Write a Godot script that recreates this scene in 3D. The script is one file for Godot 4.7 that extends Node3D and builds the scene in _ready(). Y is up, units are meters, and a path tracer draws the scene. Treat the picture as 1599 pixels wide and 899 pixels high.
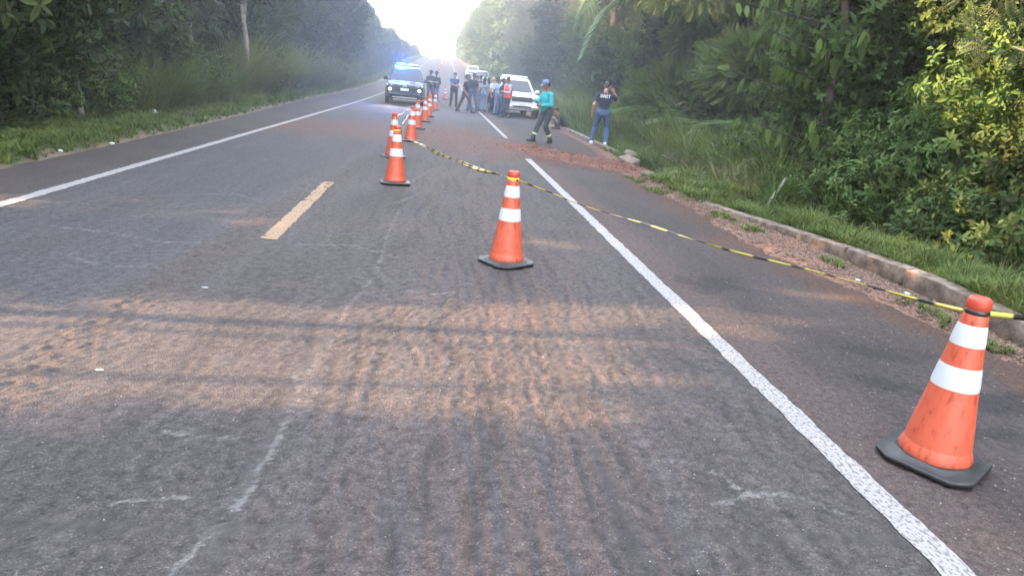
extends Node3D
# A rural highway in morning shade: traffic cones and tape closing one lane, police pickup, onlookers, forest on both sides.

var rng := RandomNumberGenerator.new()
var used := {}
var M := {}
var relief_noise := FastNoiseLite.new()
var patch_noise := FastNoiseLite.new()
var streak_noise := FastNoiseLite.new()
var grain_noise := FastNoiseLite.new()

# ---------------------------------------------------------------- mesh building
class MB:
	var v := PackedVector3Array()
	var uv := PackedVector2Array()
	var col := PackedColorArray()
	var idx := PackedInt32Array()
	var c := Color(1, 1, 1)
	func p(at: Vector3, t := Vector2.ZERO) -> int:
		v.push_back(at); uv.push_back(t); col.push_back(c)
		return v.size() - 1
	func tri(a: int, b: int, d: int) -> void: # counter-clockwise seen from outside
		idx.push_back(a); idx.push_back(d); idx.push_back(b)
	func quad(a: int, b: int, d: int, e: int) -> void:
		tri(a, b, d); tri(a, d, e)
	func face(pts: Array) -> void:
		var first := v.size()
		for q in pts: p(q)
		for i in range(1, pts.size() - 1): tri(first, first + i, first + i + 1)
	func box(at: Vector3, s: Vector3, b := Basis.IDENTITY, bevel := 0.0) -> void:
		var h := s * 0.5
		var e := minf(bevel, minf(h.x, minf(h.y, h.z)) * 0.9)
		var cs := []
		# each corner has three points when bevelled
		if e <= 0.0:
			for f in [[Vector3(1, 0, 0), Vector3(0, 1, 0), Vector3(0, 0, 1)], [Vector3(0, 1, 0), Vector3(0, 0, 1), Vector3(1, 0, 0)], [Vector3(0, 0, 1), Vector3(1, 0, 0), Vector3(0, 1, 0)]]:
				for sg in [1.0, -1.0]:
					var n: Vector3 = f[0] * sg
					var u: Vector3 = f[1]
					var w: Vector3 = f[2] * sg
					face([at + b * ((n - u - w) * h), at + b * ((n + u - w) * h), at + b * ((n + u + w) * h), at + b * ((n - u + w) * h)])
			return
		var st := v.size()
		for sx in [-1.0, 1.0]:
			for sy in [-1.0, 1.0]:
				for sz in [-1.0, 1.0]:
					p(at + b * Vector3(sx * h.x, sy * (h.y - e), sz * (h.z - e)))
					p(at + b * Vector3(sx * (h.x - e), sy * h.y, sz * (h.z - e)))
					p(at + b * Vector3(sx * (h.x - e), sy * (h.y - e), sz * h.z))
		var k := func(x: int, y: int, z: int, a: int) -> int: return st + ((x * 2 + y) * 2 + z) * 3 + a
		quad(k.call(1, 0, 0, 0), k.call(1, 1, 0, 0), k.call(1, 1, 1, 0), k.call(1, 0, 1, 0))
		quad(k.call(0, 0, 0, 0), k.call(0, 0, 1, 0), k.call(0, 1, 1, 0), k.call(0, 1, 0, 0))
		quad(k.call(0, 1, 0, 1), k.call(0, 1, 1, 1), k.call(1, 1, 1, 1), k.call(1, 1, 0, 1))
		quad(k.call(0, 0, 0, 1), k.call(1, 0, 0, 1), k.call(1, 0, 1, 1), k.call(0, 0, 1, 1))
		quad(k.call(0, 0, 1, 2), k.call(1, 0, 1, 2), k.call(1, 1, 1, 2), k.call(0, 1, 1, 2))
		quad(k.call(0, 0, 0, 2), k.call(0, 1, 0, 2), k.call(1, 1, 0, 2), k.call(1, 0, 0, 2))
		for s1 in [0, 1]:
			for s2 in [0, 1]:
				var q := [k.call(0, s1, s2, 1), k.call(1, s1, s2, 1), k.call(1, s1, s2, 2), k.call(0, s1, s2, 2)]
				if s1 != s2: q.reverse()
				quad(q[3], q[2], q[1], q[0])
				q = [k.call(s1, 0, s2, 0), k.call(s1, 1, s2, 0), k.call(s1, 1, s2, 2), k.call(s1, 0, s2, 2)]
				if s1 != s2: q.reverse()
				quad(q[0], q[1], q[2], q[3])
				q = [k.call(s1, s2, 0, 0), k.call(s1, s2, 1, 0), k.call(s1, s2, 1, 1), k.call(s1, s2, 0, 1)]
				if s1 != s2: q.reverse()
				quad(q[3], q[2], q[1], q[0])
		for sx in [0, 1]:
			for sy in [0, 1]:
				for sz in [0, 1]:
					if (sx + sy + sz) % 2 == 1: tri(k.call(sx, sy, sz, 0), k.call(sx, sy, sz, 1), k.call(sx, sy, sz, 2))
					else: tri(k.call(sx, sy, sz, 0), k.call(sx, sy, sz, 2), k.call(sx, sy, sz, 1))
	func tube(path: Array, radii: Array, sides := 8, caps := true) -> void:
		var first := v.size()
		var last_u := Vector3.ZERO
		for i in path.size():
			var d: Vector3 = (path[mini(i + 1, path.size() - 1)] - path[maxi(i - 1, 0)]).normalized()
			var u := last_u - d * last_u.dot(d)
			if u.length() < 0.01: u = d.cross(Vector3(0.31, 0.2, 0.93))
			u = u.normalized()
			last_u = u
			var w := d.cross(u)
			for k in sides:
				var a := TAU * k / sides
				p(path[i] + (u * cos(a) + w * sin(a)) * radii[i], Vector2(float(k) / sides, i))
		for i in path.size() - 1:
			for k in sides:
				var a := first + i * sides + k
				var b := first + i * sides + (k + 1) % sides
				quad(a, b, b + sides, a + sides)
		if caps:
			var t := first + (path.size() - 1) * sides
			for k in range(1, sides - 1):
				tri(first, first + k + 1, first + k)
				tri(t, t + k, t + k + 1)
	func lathe(prof: Array, sides := 24, at := Vector3.ZERO) -> void: # prof: Vector2(radius, height) upwards
		var first := v.size()
		for i in prof.size():
			for k in sides:
				var a := TAU * k / sides
				p(at + Vector3(cos(a) * prof[i].x, prof[i].y, -sin(a) * prof[i].x), Vector2(float(k) / sides, prof[i].y))
		for i in prof.size() - 1:
			for k in sides:
				var a := first + i * sides + k
				var b := first + i * sides + (k + 1) % sides
				quad(a, b, b + sides, a + sides)
	func ball(at: Vector3, r: Vector3, seg := 10, b := Basis.IDENTITY) -> void:
		var first := v.size()
		var rings := maxi(4, seg / 2)
		for i in rings + 1:
			var t := PI * i / rings - PI / 2
			for k in seg:
				var a := TAU * k / seg
				p(at + b * (Vector3(cos(a) * cos(t), sin(t), -sin(a) * cos(t)) * r))
		for i in rings:
			for k in seg:
				var a := first + i * seg + k
				var e := first + i * seg + (k + 1) % seg
				quad(a, e, e + seg, a + seg)
	func loft(rings: Array, close := true) -> void: # rings of equal length, running counter-clockwise seen against the direction of travel
		var n: int = rings[0].size()
		var first := v.size()
		for r in rings:
			for q in r: p(q)
		for i in rings.size() - 1:
			for k in n:
				var a := first + i * n + k
				var b := first + i * n + (k + 1) % n
				quad(a, b, b + n, a + n)
		if close:
			var r0: Array = rings[0].duplicate()
			r0.reverse()
			face(r0)
			face(rings[-1])
	func prism(poly: Array, axis: Vector3, depth: float, bx: Vector3, by: Vector3, at: Vector3) -> void: # poly counter-clockwise in (bx, by), extruded along axis = bx x by
		var r0 := []
		var r1 := []
		for q in poly:
			r0.append(at + bx * q.x + by * q.y - axis * depth * 0.5)
			r1.append(at + bx * q.x + by * q.y + axis * depth * 0.5)
		for i in poly.size():
			var j := (i + 1) % poly.size()
			face([r0[i], r0[j], r1[j], r1[i]])
		var pl := PackedVector2Array(poly)
		var t := Geometry2D.triangulate_polygon(pl)
		var f := v.size()
		for q in r0: p(q)
		for q in r1: p(q)
		for i in range(0, t.size(), 3):
			var a: Vector2 = pl[t[i + 1]] - pl[t[i]]
			var b: Vector2 = pl[t[i + 2]] - pl[t[i]]
			if a.cross(b) > 0:
				tri(f + poly.size() + t[i], f + poly.size() + t[i + 1], f + poly.size() + t[i + 2])
				tri(f + t[i], f + t[i + 2], f + t[i + 1])
			else:
				tri(f + poly.size() + t[i], f + poly.size() + t[i + 2], f + poly.size() + t[i + 1])
				tri(f + t[i], f + t[i + 1], f + t[i + 2])
	func add(o: MB, t: Transform3D) -> void:
		var first := v.size()
		for i in o.v.size():
			v.push_back(t * o.v[i]); uv.push_back(o.uv[i]); col.push_back(o.col[i])
		for i in o.idx: idx.push_back(first + i)
	func mesh() -> ArrayMesh:
		var n := PackedVector3Array()
		n.resize(v.size())
		for i in range(0, idx.size(), 3):
			var a := idx[i]
			var b := idx[i + 1]
			var d := idx[i + 2]
			var w := (v[d] - v[a]).cross(v[b] - v[a])
			n[a] += w; n[b] += w; n[d] += w
		for i in n.size(): n[i] = n[i].normalized() if n[i].length_squared() > 0.0 else Vector3.UP
		var arr := []
		arr.resize(Mesh.ARRAY_MAX)
		arr[Mesh.ARRAY_VERTEX] = v
		arr[Mesh.ARRAY_NORMAL] = n
		arr[Mesh.ARRAY_TEX_UV] = uv
		arr[Mesh.ARRAY_COLOR] = col
		arr[Mesh.ARRAY_INDEX] = idx
		var m := ArrayMesh.new()
		m.add_surface_from_arrays(Mesh.PRIMITIVE_TRIANGLES, arr)
		return m

# ---------------------------------------------------------------- scene objects
func numbered(called: String) -> String:
	if not used.has(called):
		used[called] = 0
		return called
	used[called] += 1
	return "%s_%03d" % [called, used[called]]

func tag(o: Node3D, label: String, category: String, group := "", kind := "") -> void:
	if label: o.set_meta("label", label)
	if category: o.set_meta("category", category)
	if group: o.set_meta("group", group)
	if kind: o.set_meta("kind", kind)

func thing(called: String, label: String, category: String, at := Vector3.ZERO, turn := 0.0, group := "") -> Node3D:
	var o := Node3D.new()
	o.name = numbered(called)
	add_child(o)
	o.position = at
	o.rotation.y = turn
	tag(o, label, category, group)
	return o

func obj(called: String, what, m: Material, parent: Node = null) -> MeshInstance3D:
	var o := MeshInstance3D.new()
	o.mesh = what.mesh() if what is MB else what
	o.material_override = m
	o.cast_shadow = GeometryInstance3D.SHADOW_CASTING_SETTING_ON
	if parent == null:
		o.name = numbered(called)
		add_child(o)
	else:
		o.name = called
		if parent.has_node(called):
			var k := 1
			while parent.has_node("%s_%03d" % [called, k]): k += 1
			o.name = "%s_%03d" % [called, k]
		parent.add_child(o, true)
	return o

func struct(called: String, what, m: Material, label := "") -> MeshInstance3D:
	var o := obj(called, what, m)
	tag(o, label, "", "", "structure")
	return o

func dup(o: Node3D, at: Vector3, turn: float, scaled: float, label: String, group := "") -> Node3D:
	var c: Node3D = o.duplicate()
	var base: String = o.name
	var cut := base.rfind("_")
	if cut > 0 and base.substr(cut + 1).is_valid_int(): base = base.substr(0, cut)
	c.name = numbered(base)
	add_child(c)
	c.position = at
	c.rotation.y = turn
	c.scale = Vector3.ONE * scaled
	c.set_meta("label", label)
	if group: c.set_meta("group", group)
	return c

func srgb(r: float, g: float, b: float) -> Color:
	return Color(r, g, b).linear_to_srgb()

func mat(c: Color, rough := 0.8, metal := 0.0) -> StandardMaterial3D: # c in linear values
	var m := StandardMaterial3D.new()
	m.albedo_color = c.linear_to_srgb()
	m.roughness = rough
	m.metallic = metal
	return m

func tinted(rough := 0.8) -> StandardMaterial3D:
	var m := mat(Color(1, 1, 1), rough)
	m.vertex_color_use_as_albedo = true
	return m

func noise(freq: float, seed_: int, type := FastNoiseLite.TYPE_SIMPLEX_SMOOTH, octaves := 1) -> FastNoiseLite:
	var n := FastNoiseLite.new()
	n.noise_type = type
	n.seed = seed_
	n.frequency = freq
	n.fractal_type = FastNoiseLite.FRACTAL_FBM if octaves > 1 else FastNoiseLite.FRACTAL_NONE
	n.fractal_octaves = octaves
	return n

func noise_tex(n: FastNoiseLite, size: int, stops: Array, colors: Array) -> NoiseTexture2D:
	var t := NoiseTexture2D.new()
	t.width = size; t.height = size
	t.seamless = true
	t.noise = n
	t.normalize = true
	if stops.size():
		var g := Gradient.new()
		g.offsets = PackedFloat32Array(stops)
		var cs := PackedColorArray()
		for c in colors: cs.append(c if c is Color else Color(c, c, c))
		g.colors = cs
		t.color_ramp = g
	return t

func ss(a: float, b: float, x: float) -> float:
	var t := clampf((x - a) / (b - a), 0.0, 1.0)
	return t * t * (3.0 - 2.0 * t)

# ---------------------------------------------------------------- the lie of the land (road runs along -z, x to the right)
func road_y(z: float) -> float:
	var d := -z
	if d < 30.0: return 0.0
	if d < 90.0: return 3.5e-4 * (d - 30.0) * (d - 30.0)
	var y := 1.26 + 0.042 * (d - 90.0)
	if d > 235.0: y -= 9.0e-4 * (d - 235.0) * (d - 235.0)
	return y

func left_edge(z: float) -> float: # where the left asphalt ends
	return -5.12 - 0.95 * ss(8.0, 38.0, -z) + 0.06 * patch_noise.get_noise_2d(z * 18.0, 3.0)

func right_edge(z: float) -> float: # where the right asphalt ends
	var d := -z
	var x := minf(4.02, kerb_x(z) - 0.16 if d < 10.0 else 9.0) - 0.42 * exp(-pow((d - 12.0) / 2.6, 2.0)) + 0.35 * ss(16.0, 24.0, d) + 0.4 * ss(28.0, 60.0, d)
	x -= 0.42 * exp(-pow((d - 7.4) / 2.0, 2.0))
	return x + 0.11 * patch_noise.get_noise_2d(z * 22.0, 40.0)

func kerb_x(z: float) -> float: # front face of the kerb, nearest stretch
	var d := -z
	if d < 5.5: return 4.47 - 0.125 * (5.5 - maxf(d, 1.5))
	if d < 7.5: return lerpf(4.47, 4.43, (d - 5.5) / 2.0)
	return 4.43 - 0.33 * pow((d - 7.5) / 2.8, 1.4)

func kerb_top(z: float) -> float:
	return lerpf(0.185, 0.03, ss(5.0, 10.3, -z))

func ground_y(x: float, z: float) -> float:
	var y := road_y(z)
	var d := -z
	var n := patch_noise.get_noise_2d(x * 9.0, z * 9.0)
	if x < 0.0:
		var t := left_edge(z) - x
		if t <= 0.0: return y - 0.05
		y += -0.05 + 0.12 * ss(0.0, 0.35, t) + n * 0.05 * ss(0.2, 1.0, t)
		y -= 0.45 * ss(1.4, 6.0, t)
		return y + 0.25 * patch_noise.get_noise_2d(x * 2.0, z * 2.0) * ss(2.0, 9.0, t)
	var e := right_edge(z)
	var u := x - e
	if u <= 0.0: return y - 0.05
	if d <= 10.4 and d > -30.0:
		var k := kerb_x(z)
		if x < k + 0.02: return y - 0.05 + 0.055 * ss(0.0, 0.2, u) + n * 0.02
		y += (kerb_top(z) - 0.03) * ss(k + 0.02, k + 0.16, x) + n * 0.03
	else:
		y += -0.05 + 0.1 * ss(0.0, 0.5, u) + n * 0.06 * ss(0.1, 0.8, u)
	var near := 1.0 - ss(13.0, 22.0, d)
	y -= near * 1.7 * ss(5.0, 9.0, x) + (1.0 - near) * 0.7 * ss(5.6, 11.0, x)
	y -= 0.5 * exp(-pow((x - 4.7) / 0.55, 2.0) - pow((d - 14.2) / 0.9, 2.0)) # the washed-out hollow beside the kerb
	return y + 0.25 * patch_noise.get_noise_2d(x * 2.0, z * 2.0) * ss(6.0, 12.0, x)

func bump(x: float, z: float) -> float: # relief of the worn asphalt, metres
	var far := 1.0 - ss(16.0, 26.0, -z)
	if far <= 0.0: return 0.0
	var lane := exp(-pow((x - 0.35) / 1.2, 2.0))
	var wear := clampf(0.45 + 0.6 * lane + 0.8 * patch_noise.get_noise_2d(x * 7.0 + 15.0, z * 4.0), 0.15, 1.2)
	# scabbed surface: small plateaus with sharp lips where the top dressing has come away
	var b := 0.0044 * wear * ss(0.18, 0.34, relief_noise.get_noise_2d(x * 11.0, z * 8.0))
	b += 0.0034 * wear * ss(0.22, 0.36, relief_noise.get_noise_2d(x * 21.0 + 50.0, z * 15.0))
	b += relief_noise.get_noise_2d(x * 40.0 + 20.0, z * 34.0) * 0.0013
	# drag marks along the road
	b -= (0.0014 + 0.0034 * lane) * ss(0.25, 0.5, streak_noise.get_noise_2d(x * 9.0 + 2.0 * patch_noise.get_noise_2d(x * 5.0, z * 5.0), z * 0.55))
	b += streak_noise.get_noise_2d(x * 17.0 + 33.0, z * 1.6) * (0.0003 + 0.0004 * lane)
	var seam := seam_x(z)
	var k := exp(-pow((x - seam) / 0.28, 2.0))
	b += k * (0.005 + 0.009 * ss(-0.05, 0.25, relief_noise.get_noise_2d(x * 8.0 + 9.0, z * 10.0)) + 0.007 * ss(0.0, 0.3, relief_noise.get_noise_2d(x * 16.0 + 19.0, z * 19.0)))
	return b * far

func seam_x(z: float) -> float: # rough joint between the two lanes
	return lerpf(-1.92, -1.0, ss(1.0, 16.0, -z)) + 0.04 * patch_noise.get_noise_2d(z * 30.0, 7.0)

func road_h(x: float, z: float) -> float:
	return road_y(z) + bump(x, z)

# distance from a point to a polyline on the road
func line_d(pts: Array, x: float, z: float) -> float:
	var best := 9.0
	var q := Vector2(x, z)
	for i in pts.size() - 1:
		best = minf(best, q.distance_to(Geometry2D.get_closest_point_to_segment(q, pts[i], pts[i + 1])))
	return best

var cracks := [
	[0.011, 0.8, [Vector2(-0.78, -1.62), Vector2(-0.72, -1.8), Vector2(-0.68, -1.95), Vector2(-0.63, -2.11), Vector2(-0.6, -2.26), Vector2(-0.61, -2.4), Vector2(-0.585, -2.51), Vector2(-0.6, -2.65), Vector2(-0.58, -2.8)]],
	[0.008, 0.45, [Vector2(-0.585, -2.8), Vector2(-0.6, -3.2), Vector2(-0.54, -3.7), Vector2(-0.53, -4.3), Vector2(-0.42, -5.2), Vector2(-0.44, -6.4), Vector2(-0.4, -8.0)]],
	[0.008, 0.55, [Vector2(-1.03, -2.14), Vector2(-0.96, -2.16), Vector2(-0.89, -2.17), Vector2(-0.79, -2.19)]],
	[0.009, 0.6, [Vector2(-1.05, -2.63), Vector2(-0.93, -2.61), Vector2(-0.83, -2.6), Vector2(-0.73, -2.58)]],
	[0.010, 0.7, [Vector2(1.05, -2.53), Vector2(1.21, -2.52), Vector2(1.25, -2.45), Vector2(1.28, -2.4), Vector2(1.31, -2.31), Vector2(1.37, -2.29)]],
	[0.011, 0.75, [Vector2(1.15, -2.21), Vector2(1.23, -2.24), Vector2(1.31, -2.28), Vector2(1.47, -2.3), Vector2(1.56, -2.26), Vector2(1.66, -2.16)]],
	[0.010, 0.5, [Vector2(-0.66, -3.25), Vector2(-0.61, -3.15), Vector2(-0.57, -3.09), Vector2(-0.5, -3.07)]],
	[0.014, 0.5, [Vector2(-0.2, -4.75), Vector2(0.05, -4.72), Vector2(0.16, -4.78)]],
	[0.016, 0.45, [Vector2(-3.3, -6.0), Vector2(-2.7, -5.9), Vector2(-2.2, -5.7), Vector2(-1.8, -5.75)]],
	[0.014, 0.4, [Vector2(-2.75, -5.2), Vector2(-2.3, -4.9), Vector2(-2.0, -5.0)]],
	[0.018, 0.4, [Vector2(-1.2, -5.9), Vector2(-0.7, -6.0), Vector2(-0.3, -5.7)]],
	[0.02, 0.35, [Vector2(-0.5, -8.2), Vector2(-0.25, -8.9), Vector2(-0.35, -10.2), Vector2(-0.1, -11.5)]],
	[0.02, 0.35, [Vector2(-3.0, -7.6), Vector2(-2.3, -8.1), Vector2(-1.9, -7.7)]],
	[0.035, 0.28, [Vector2(1.42, -2.25), Vector2(1.4, -1.9), Vector2(1.5, -1.6)]],
	[0.06, 0.30, [Vector2(0.86, -3.9), Vector2(1.0, -3.55), Vector2(0.93, -3.1), Vector2(1.02, -2.4), Vector2(1.0, -1.9)]],
	[0.05, 0.22, [Vector2(1.15, -4.1), Vector2(1.2, -3.4), Vector2(1.45, -2.8), Vector2(1.5, -2.65)]],
]
var oils := [[1.62, -2.19, 0.05, 0.022], [1.42, -2.17, 0.05, 0.02], [0.35, -1.9, 0.03, 0.012], [1.0, -2.22, 0.06, 0.02], [-0.95, -2.3, 0.022, 0.012]]

func road_color(x: float, z: float) -> Color:
	var a := patch_noise.get_noise_2d(x * 6.0, z * 4.0)
	var s := streak_noise.get_noise_2d(x * 6.0, z * 0.5 + 90.0)
	var s2 := streak_noise.get_noise_2d(x * 22.0, z * 1.2 + 40.0)
	var g := 0.095 * (1.0 + 0.20 * a + 0.11 * s + 0.05 * s2)
	var c := Color(g * 1.075, g * 0.955, g * 0.955)
	# reddish dust dragged along the lane
	var dust := exp(-pow((x - 0.5) / 0.9, 2.0)) * clampf(0.55 + 0.9 * streak_noise.get_noise_2d(x * 13.0, z * 0.8), 0.0, 1.0)
	dust = clampf(dust * (0.55 + 0.5 * patch_noise.get_noise_2d(x * 9.0 + 30.0, z * 3.0)), 0.0, 0.6)
	c = c.lerp(Color(0.155, 0.112, 0.094), minf(dust * 1.15, 0.75))
	# greyer, smoother tyre paths in the far lane
	if x < -1.9:
		c = c.lerp(Color(0.092, 0.09, 0.098), 0.6)
		var rut := exp(-pow((x + 2.6) / 0.35, 2.0)) + exp(-pow((x + 3.5) / 0.3, 2.0))
		c = c.lerp(Color(0.125, 0.122, 0.125), 0.35 * rut * (0.6 + 0.5 * s))
	# the joint: coarse and stained
	var k := exp(-pow((x - seam_x(z)) / 0.2, 2.0))
	c = c.lerp(Color(0.098, 0.08, 0.074), 0.7 * k)
	# pits between lifted stones hold dark grime, lips are scuffed pale
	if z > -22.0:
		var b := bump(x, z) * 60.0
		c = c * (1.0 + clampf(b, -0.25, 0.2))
		for r in cracks:
			var pts: Array = r[2]
			var lo: Vector2 = pts[0]
			if absf(z - (pts[0].y + pts[-1].y) * 0.5) > absf(pts[0].y - pts[-1].y) * 0.5 + 0.4: continue
			if absf(x - lo.x) > 2.0: continue
			var w: float = r[0] * 0.75 * (1.0 + 0.8 * grain_noise.get_noise_2d(x * 40.0, z * 40.0))
			var j := Vector2(grain_noise.get_noise_2d(x * 25.0, z * 25.0), grain_noise.get_noise_2d(x * 25.0 + 70.0, z * 25.0)) * 0.012
			var dd := line_d(pts, x + j.x, z + j.y)
			var f: float = minf(r[1] * (1.5 if r[0] < 0.03 else 0.6), 1.0) * (1.0 - ss(w * 0.5, w * 2.2, dd)) * clampf(0.75 + 0.8 * grain_noise.get_noise_2d(x * 9.0, z * 9.0), 0.0, 1.0)
			if f > 0.0: c = c.lerp(Color(0.26, 0.245, 0.24), f)
		for o in oils:
			var q := Vector2((x - o[0]) / o[2], (z - o[1]) / o[3]).length() + 0.6 * grain_noise.get_noise_2d(x * 30.0, z * 30.0)
			if q < 1.6: c = c.lerp(Color(0.045, 0.042, 0.045), 0.5 * (1.0 - ss(0.5, 1.3, q)))
	c = c.lerp(Color(0.19, 0.09, 0.062), soil_on_road(x, z) * 0.95)
	c.a = 1.0
	return c

func soil_on_road(x: float, z: float) -> float: # reddish soil spread over the lane
	var d := -z
	if d < 13.5 or d > 27.0: return 0.0
	var mid := lerpf(18.6, 14.6, ss(0.0, 4.2, x))
	var wide := lerpf(3.3, 1.7, ss(0.5, 3.5, x))
	var n := 0.5 * patch_noise.get_noise_2d(x * 14.0, z * 9.0) + 0.35 * relief_noise.get_noise_2d(x * 3.0, z * 3.0)
	var q := absf(d - mid) / wide + n + 0.45 * (1.0 - ss(-0.9, 0.7, x))
	return clampf(2.0 - 1.3 * q, 0.0, 1.0) * (0.75 + 0.25 * ss(1.8, 2.6, x))

func shoulder_color(x: float, z: float) -> Color:
	var a := patch_noise.get_noise_2d(x * 8.0 + 11.0, z * 5.0)
	var g := 0.092 * (1.0 + 0.2 * a + 0.1 * streak_noise.get_noise_2d(x * 10.0, z * 0.7))
	var c := Color(g * 1.12, g * 0.94, g * 0.90)
	if x > 0.0:
		# smooth dusty strip beside the line
		var k := 1.0 - ss(2.2, 2.5, x + 0.09 * patch_noise.get_noise_2d(x * 6.0, z * 12.0))
		c = c.lerp(Color(0.15, 0.112, 0.10), 0.92 * k)
		var e := right_edge(z) - x
		c = c.lerp(Color(0.15, 0.085, 0.06), 0.85 * (1.0 - ss(0.0, 0.75, e + 0.4 * patch_noise.get_noise_2d(x * 12.0 + 5.0, z * 12.0))))
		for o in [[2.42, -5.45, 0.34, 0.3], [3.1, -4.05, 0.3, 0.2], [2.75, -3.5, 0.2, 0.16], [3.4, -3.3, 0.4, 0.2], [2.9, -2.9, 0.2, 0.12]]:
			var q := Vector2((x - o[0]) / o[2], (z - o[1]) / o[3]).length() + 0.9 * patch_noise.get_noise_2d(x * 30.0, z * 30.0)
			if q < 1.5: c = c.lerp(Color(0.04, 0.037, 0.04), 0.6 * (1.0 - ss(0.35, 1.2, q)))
		c = c.lerp(Color(0.15, 0.068, 0.045), soil_on_road(x, z))
	else:
		var e := x - left_edge(z)
		c = c.lerp(Color(0.11, 0.09, 0.07), 0.6 * (1.0 - ss(0.0, 0.3, e)))
	c.a = 1.0
	return c

func ground_color(x: float, z: float) -> Color:
	var n := patch_noise.get_noise_2d(x * 12.0, z * 12.0)
	var c := Color(0.075, 0.065, 0.035).lerp(Color(0.05, 0.07, 0.02), clampf(0.5 + n, 0.0, 1.0))
	if x > 0.0:
		var e := right_edge(z)
		var soil := 1.0 - ss(0.25, 0.7, x - e + 0.3 * n)
		if -z < 10.4: soil = 1.0 - ss(-0.05, 0.1, x - kerb_x(z))
		c = c.lerp(Color(0.15, 0.082, 0.055) * (1.0 + 0.35 * n), soil)
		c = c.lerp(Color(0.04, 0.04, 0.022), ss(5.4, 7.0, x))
	else:
		var t := left_edge(z) - x
		c = c.lerp(Color(0.13, 0.09, 0.06), 1.0 - ss(0.05, 0.3, t + 0.25 * n))
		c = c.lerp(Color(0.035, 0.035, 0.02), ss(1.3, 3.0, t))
	c.a = 1.0
	return c

func sheet(xs: Array, zs: Array, height: Callable, color: Callable) -> MB:
	var b := MB.new()
	for z in zs:
		for x in xs:
			var X: float = x
			b.c = color.call(X, z)
			b.p(Vector3(X, height.call(X, z), z), Vector2(X, z))
	var n := xs.size()
	for j in zs.size() - 1:
		for i in n - 1:
			var a := j * n + i
			b.quad(a, a + 1, a + n + 1, a + n)
	return b

func span(a: float, b: float, n: int) -> Array:
	var r := []
	for i in n + 1: r.append(lerpf(a, b, float(i) / n))
	return r

func rows_from(z0: float, z1: float, ratio: float) -> Array: # ever longer steps away from the camera
	var r := []
	var d := -z0
	while d < -z1:
		r.append(-d)
		d += maxf(d * ratio, 0.006)
	r.append(z1)
	return r

func build_ground() -> void:
	var flat := func(x: float, z: float) -> float: return road_y(z)
	# carriageway: fine relief in front, plain sheet up the hill and behind
	var zs := rows_from(-1.25, -27.0, 0.0052)
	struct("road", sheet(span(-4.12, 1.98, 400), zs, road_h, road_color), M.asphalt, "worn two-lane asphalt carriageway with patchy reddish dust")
	struct("road", sheet(span(-4.12, 1.98, 40), span(-27.0, -330.0, 300), flat, road_color), M.asphalt_far, "hazy far stretch of the road climbing to the crest")
	struct("road", sheet(span(-4.12, 1.98, 60), span(30.0, -1.25, 120), flat, road_color), M.asphalt_far, "stretch of road under and behind the camera")
	# shoulders
	var rs := MB.new()
	for part in [[30.0, -1.2, 60, 20], [-1.2, -27.0, 420, 90], [-27.0, -330.0, 250, 12]]:
		var b := MB.new()
		var n: int = part[3]
		var rows: Array = rows_from(-1.2, -27.0, 0.009) if part[0] == -1.2 else span(part[0], part[1], part[2])
		for z in rows:
			for i in n + 1:
				var x := lerpf(1.98, right_edge(z) + 0.16, float(i) / n)
				b.c = shoulder_color(x, z)
				var far := 1.0 - ss(14.0, 24.0, -z)
				var h := road_y(z) - 0.006 + (relief_noise.get_noise_2d(x * 30.0, z * 30.0) * 0.0024 + 0.003 * ss(0.2, 0.35, relief_noise.get_noise_2d(x * 15.0 + 80.0, z * 15.0))) * far - 0.05 * ss(right_edge(z) - 0.05, right_edge(z) + 0.16, x)
				b.p(Vector3(x, h, z), Vector2(x, z))
		for j in rows.size() - 1:
			for i in n:
				var a := j * (n + 1) + i
				b.quad(a, a + 1, a + n + 2, a + n + 1)
		rs.add(b, Transform3D.IDENTITY)
	struct("road_shoulder", rs, M.asphalt_shoulder, "darker coarse asphalt shoulder right of the white line")
	var ls := MB.new()
	for part in [[30.0, -6.0, 40, 10], [-6.0, -40.0, 200, 24], [-40.0, -330.0, 250, 8]]:
		var b := MB.new()
		var n: int = part[3]
		var rows: Array = span(part[0], part[1], part[2])
		for z in rows:
			for i in n + 1:
				var x := lerpf(left_edge(z) - 0.12, -4.12, float(i) / n)
				b.c = shoulder_color(x, z)
				b.p(Vector3(x, road_y(z) - 0.006 - 0.05 * (1.0 - ss(left_edge(z) - 0.12, left_edge(z) + 0.04, x)), z), Vector2(x, z))
		for j in rows.size() - 1:
			for i in n:
				var a := j * (n + 1) + i
				b.quad(a, a + 1, a + n + 2, a + n + 1)
		ls.add(b, Transform3D.IDENTITY)
	struct("road_shoulder", ls, M.asphalt_shoulder, "grey asphalt shoulder on the left beside the grass")
	# the ground: one sheet under everything
	var xs := []
	for x in [-70.0, -50.0, -35.0, -25.0, -18.0, -14.0, -12.0]: xs.append(x)
	xs.append_array(span(-10.5, -4.9, 40))
	xs.append_array([-3.0, 0.0, 2.5])
	xs.append_array(span(3.0, 7.0, 60))
	for x in [7.5, 8.0, 8.6, 9.3, 10.2, 11.5, 14.0, 18.0, 25.0, 35.0, 50.0, 70.0]: xs.append(x)
	var gz := span(30.0, 0.0, 30)
	gz.append_array(span(-0.1, -30.0, 300))
	gz.append_array(span(-30.5, -330.0, 260))
	struct("ground", sheet(xs, gz, ground_y, ground_color), M.soil, "red-brown earth verge and forest floor")

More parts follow.
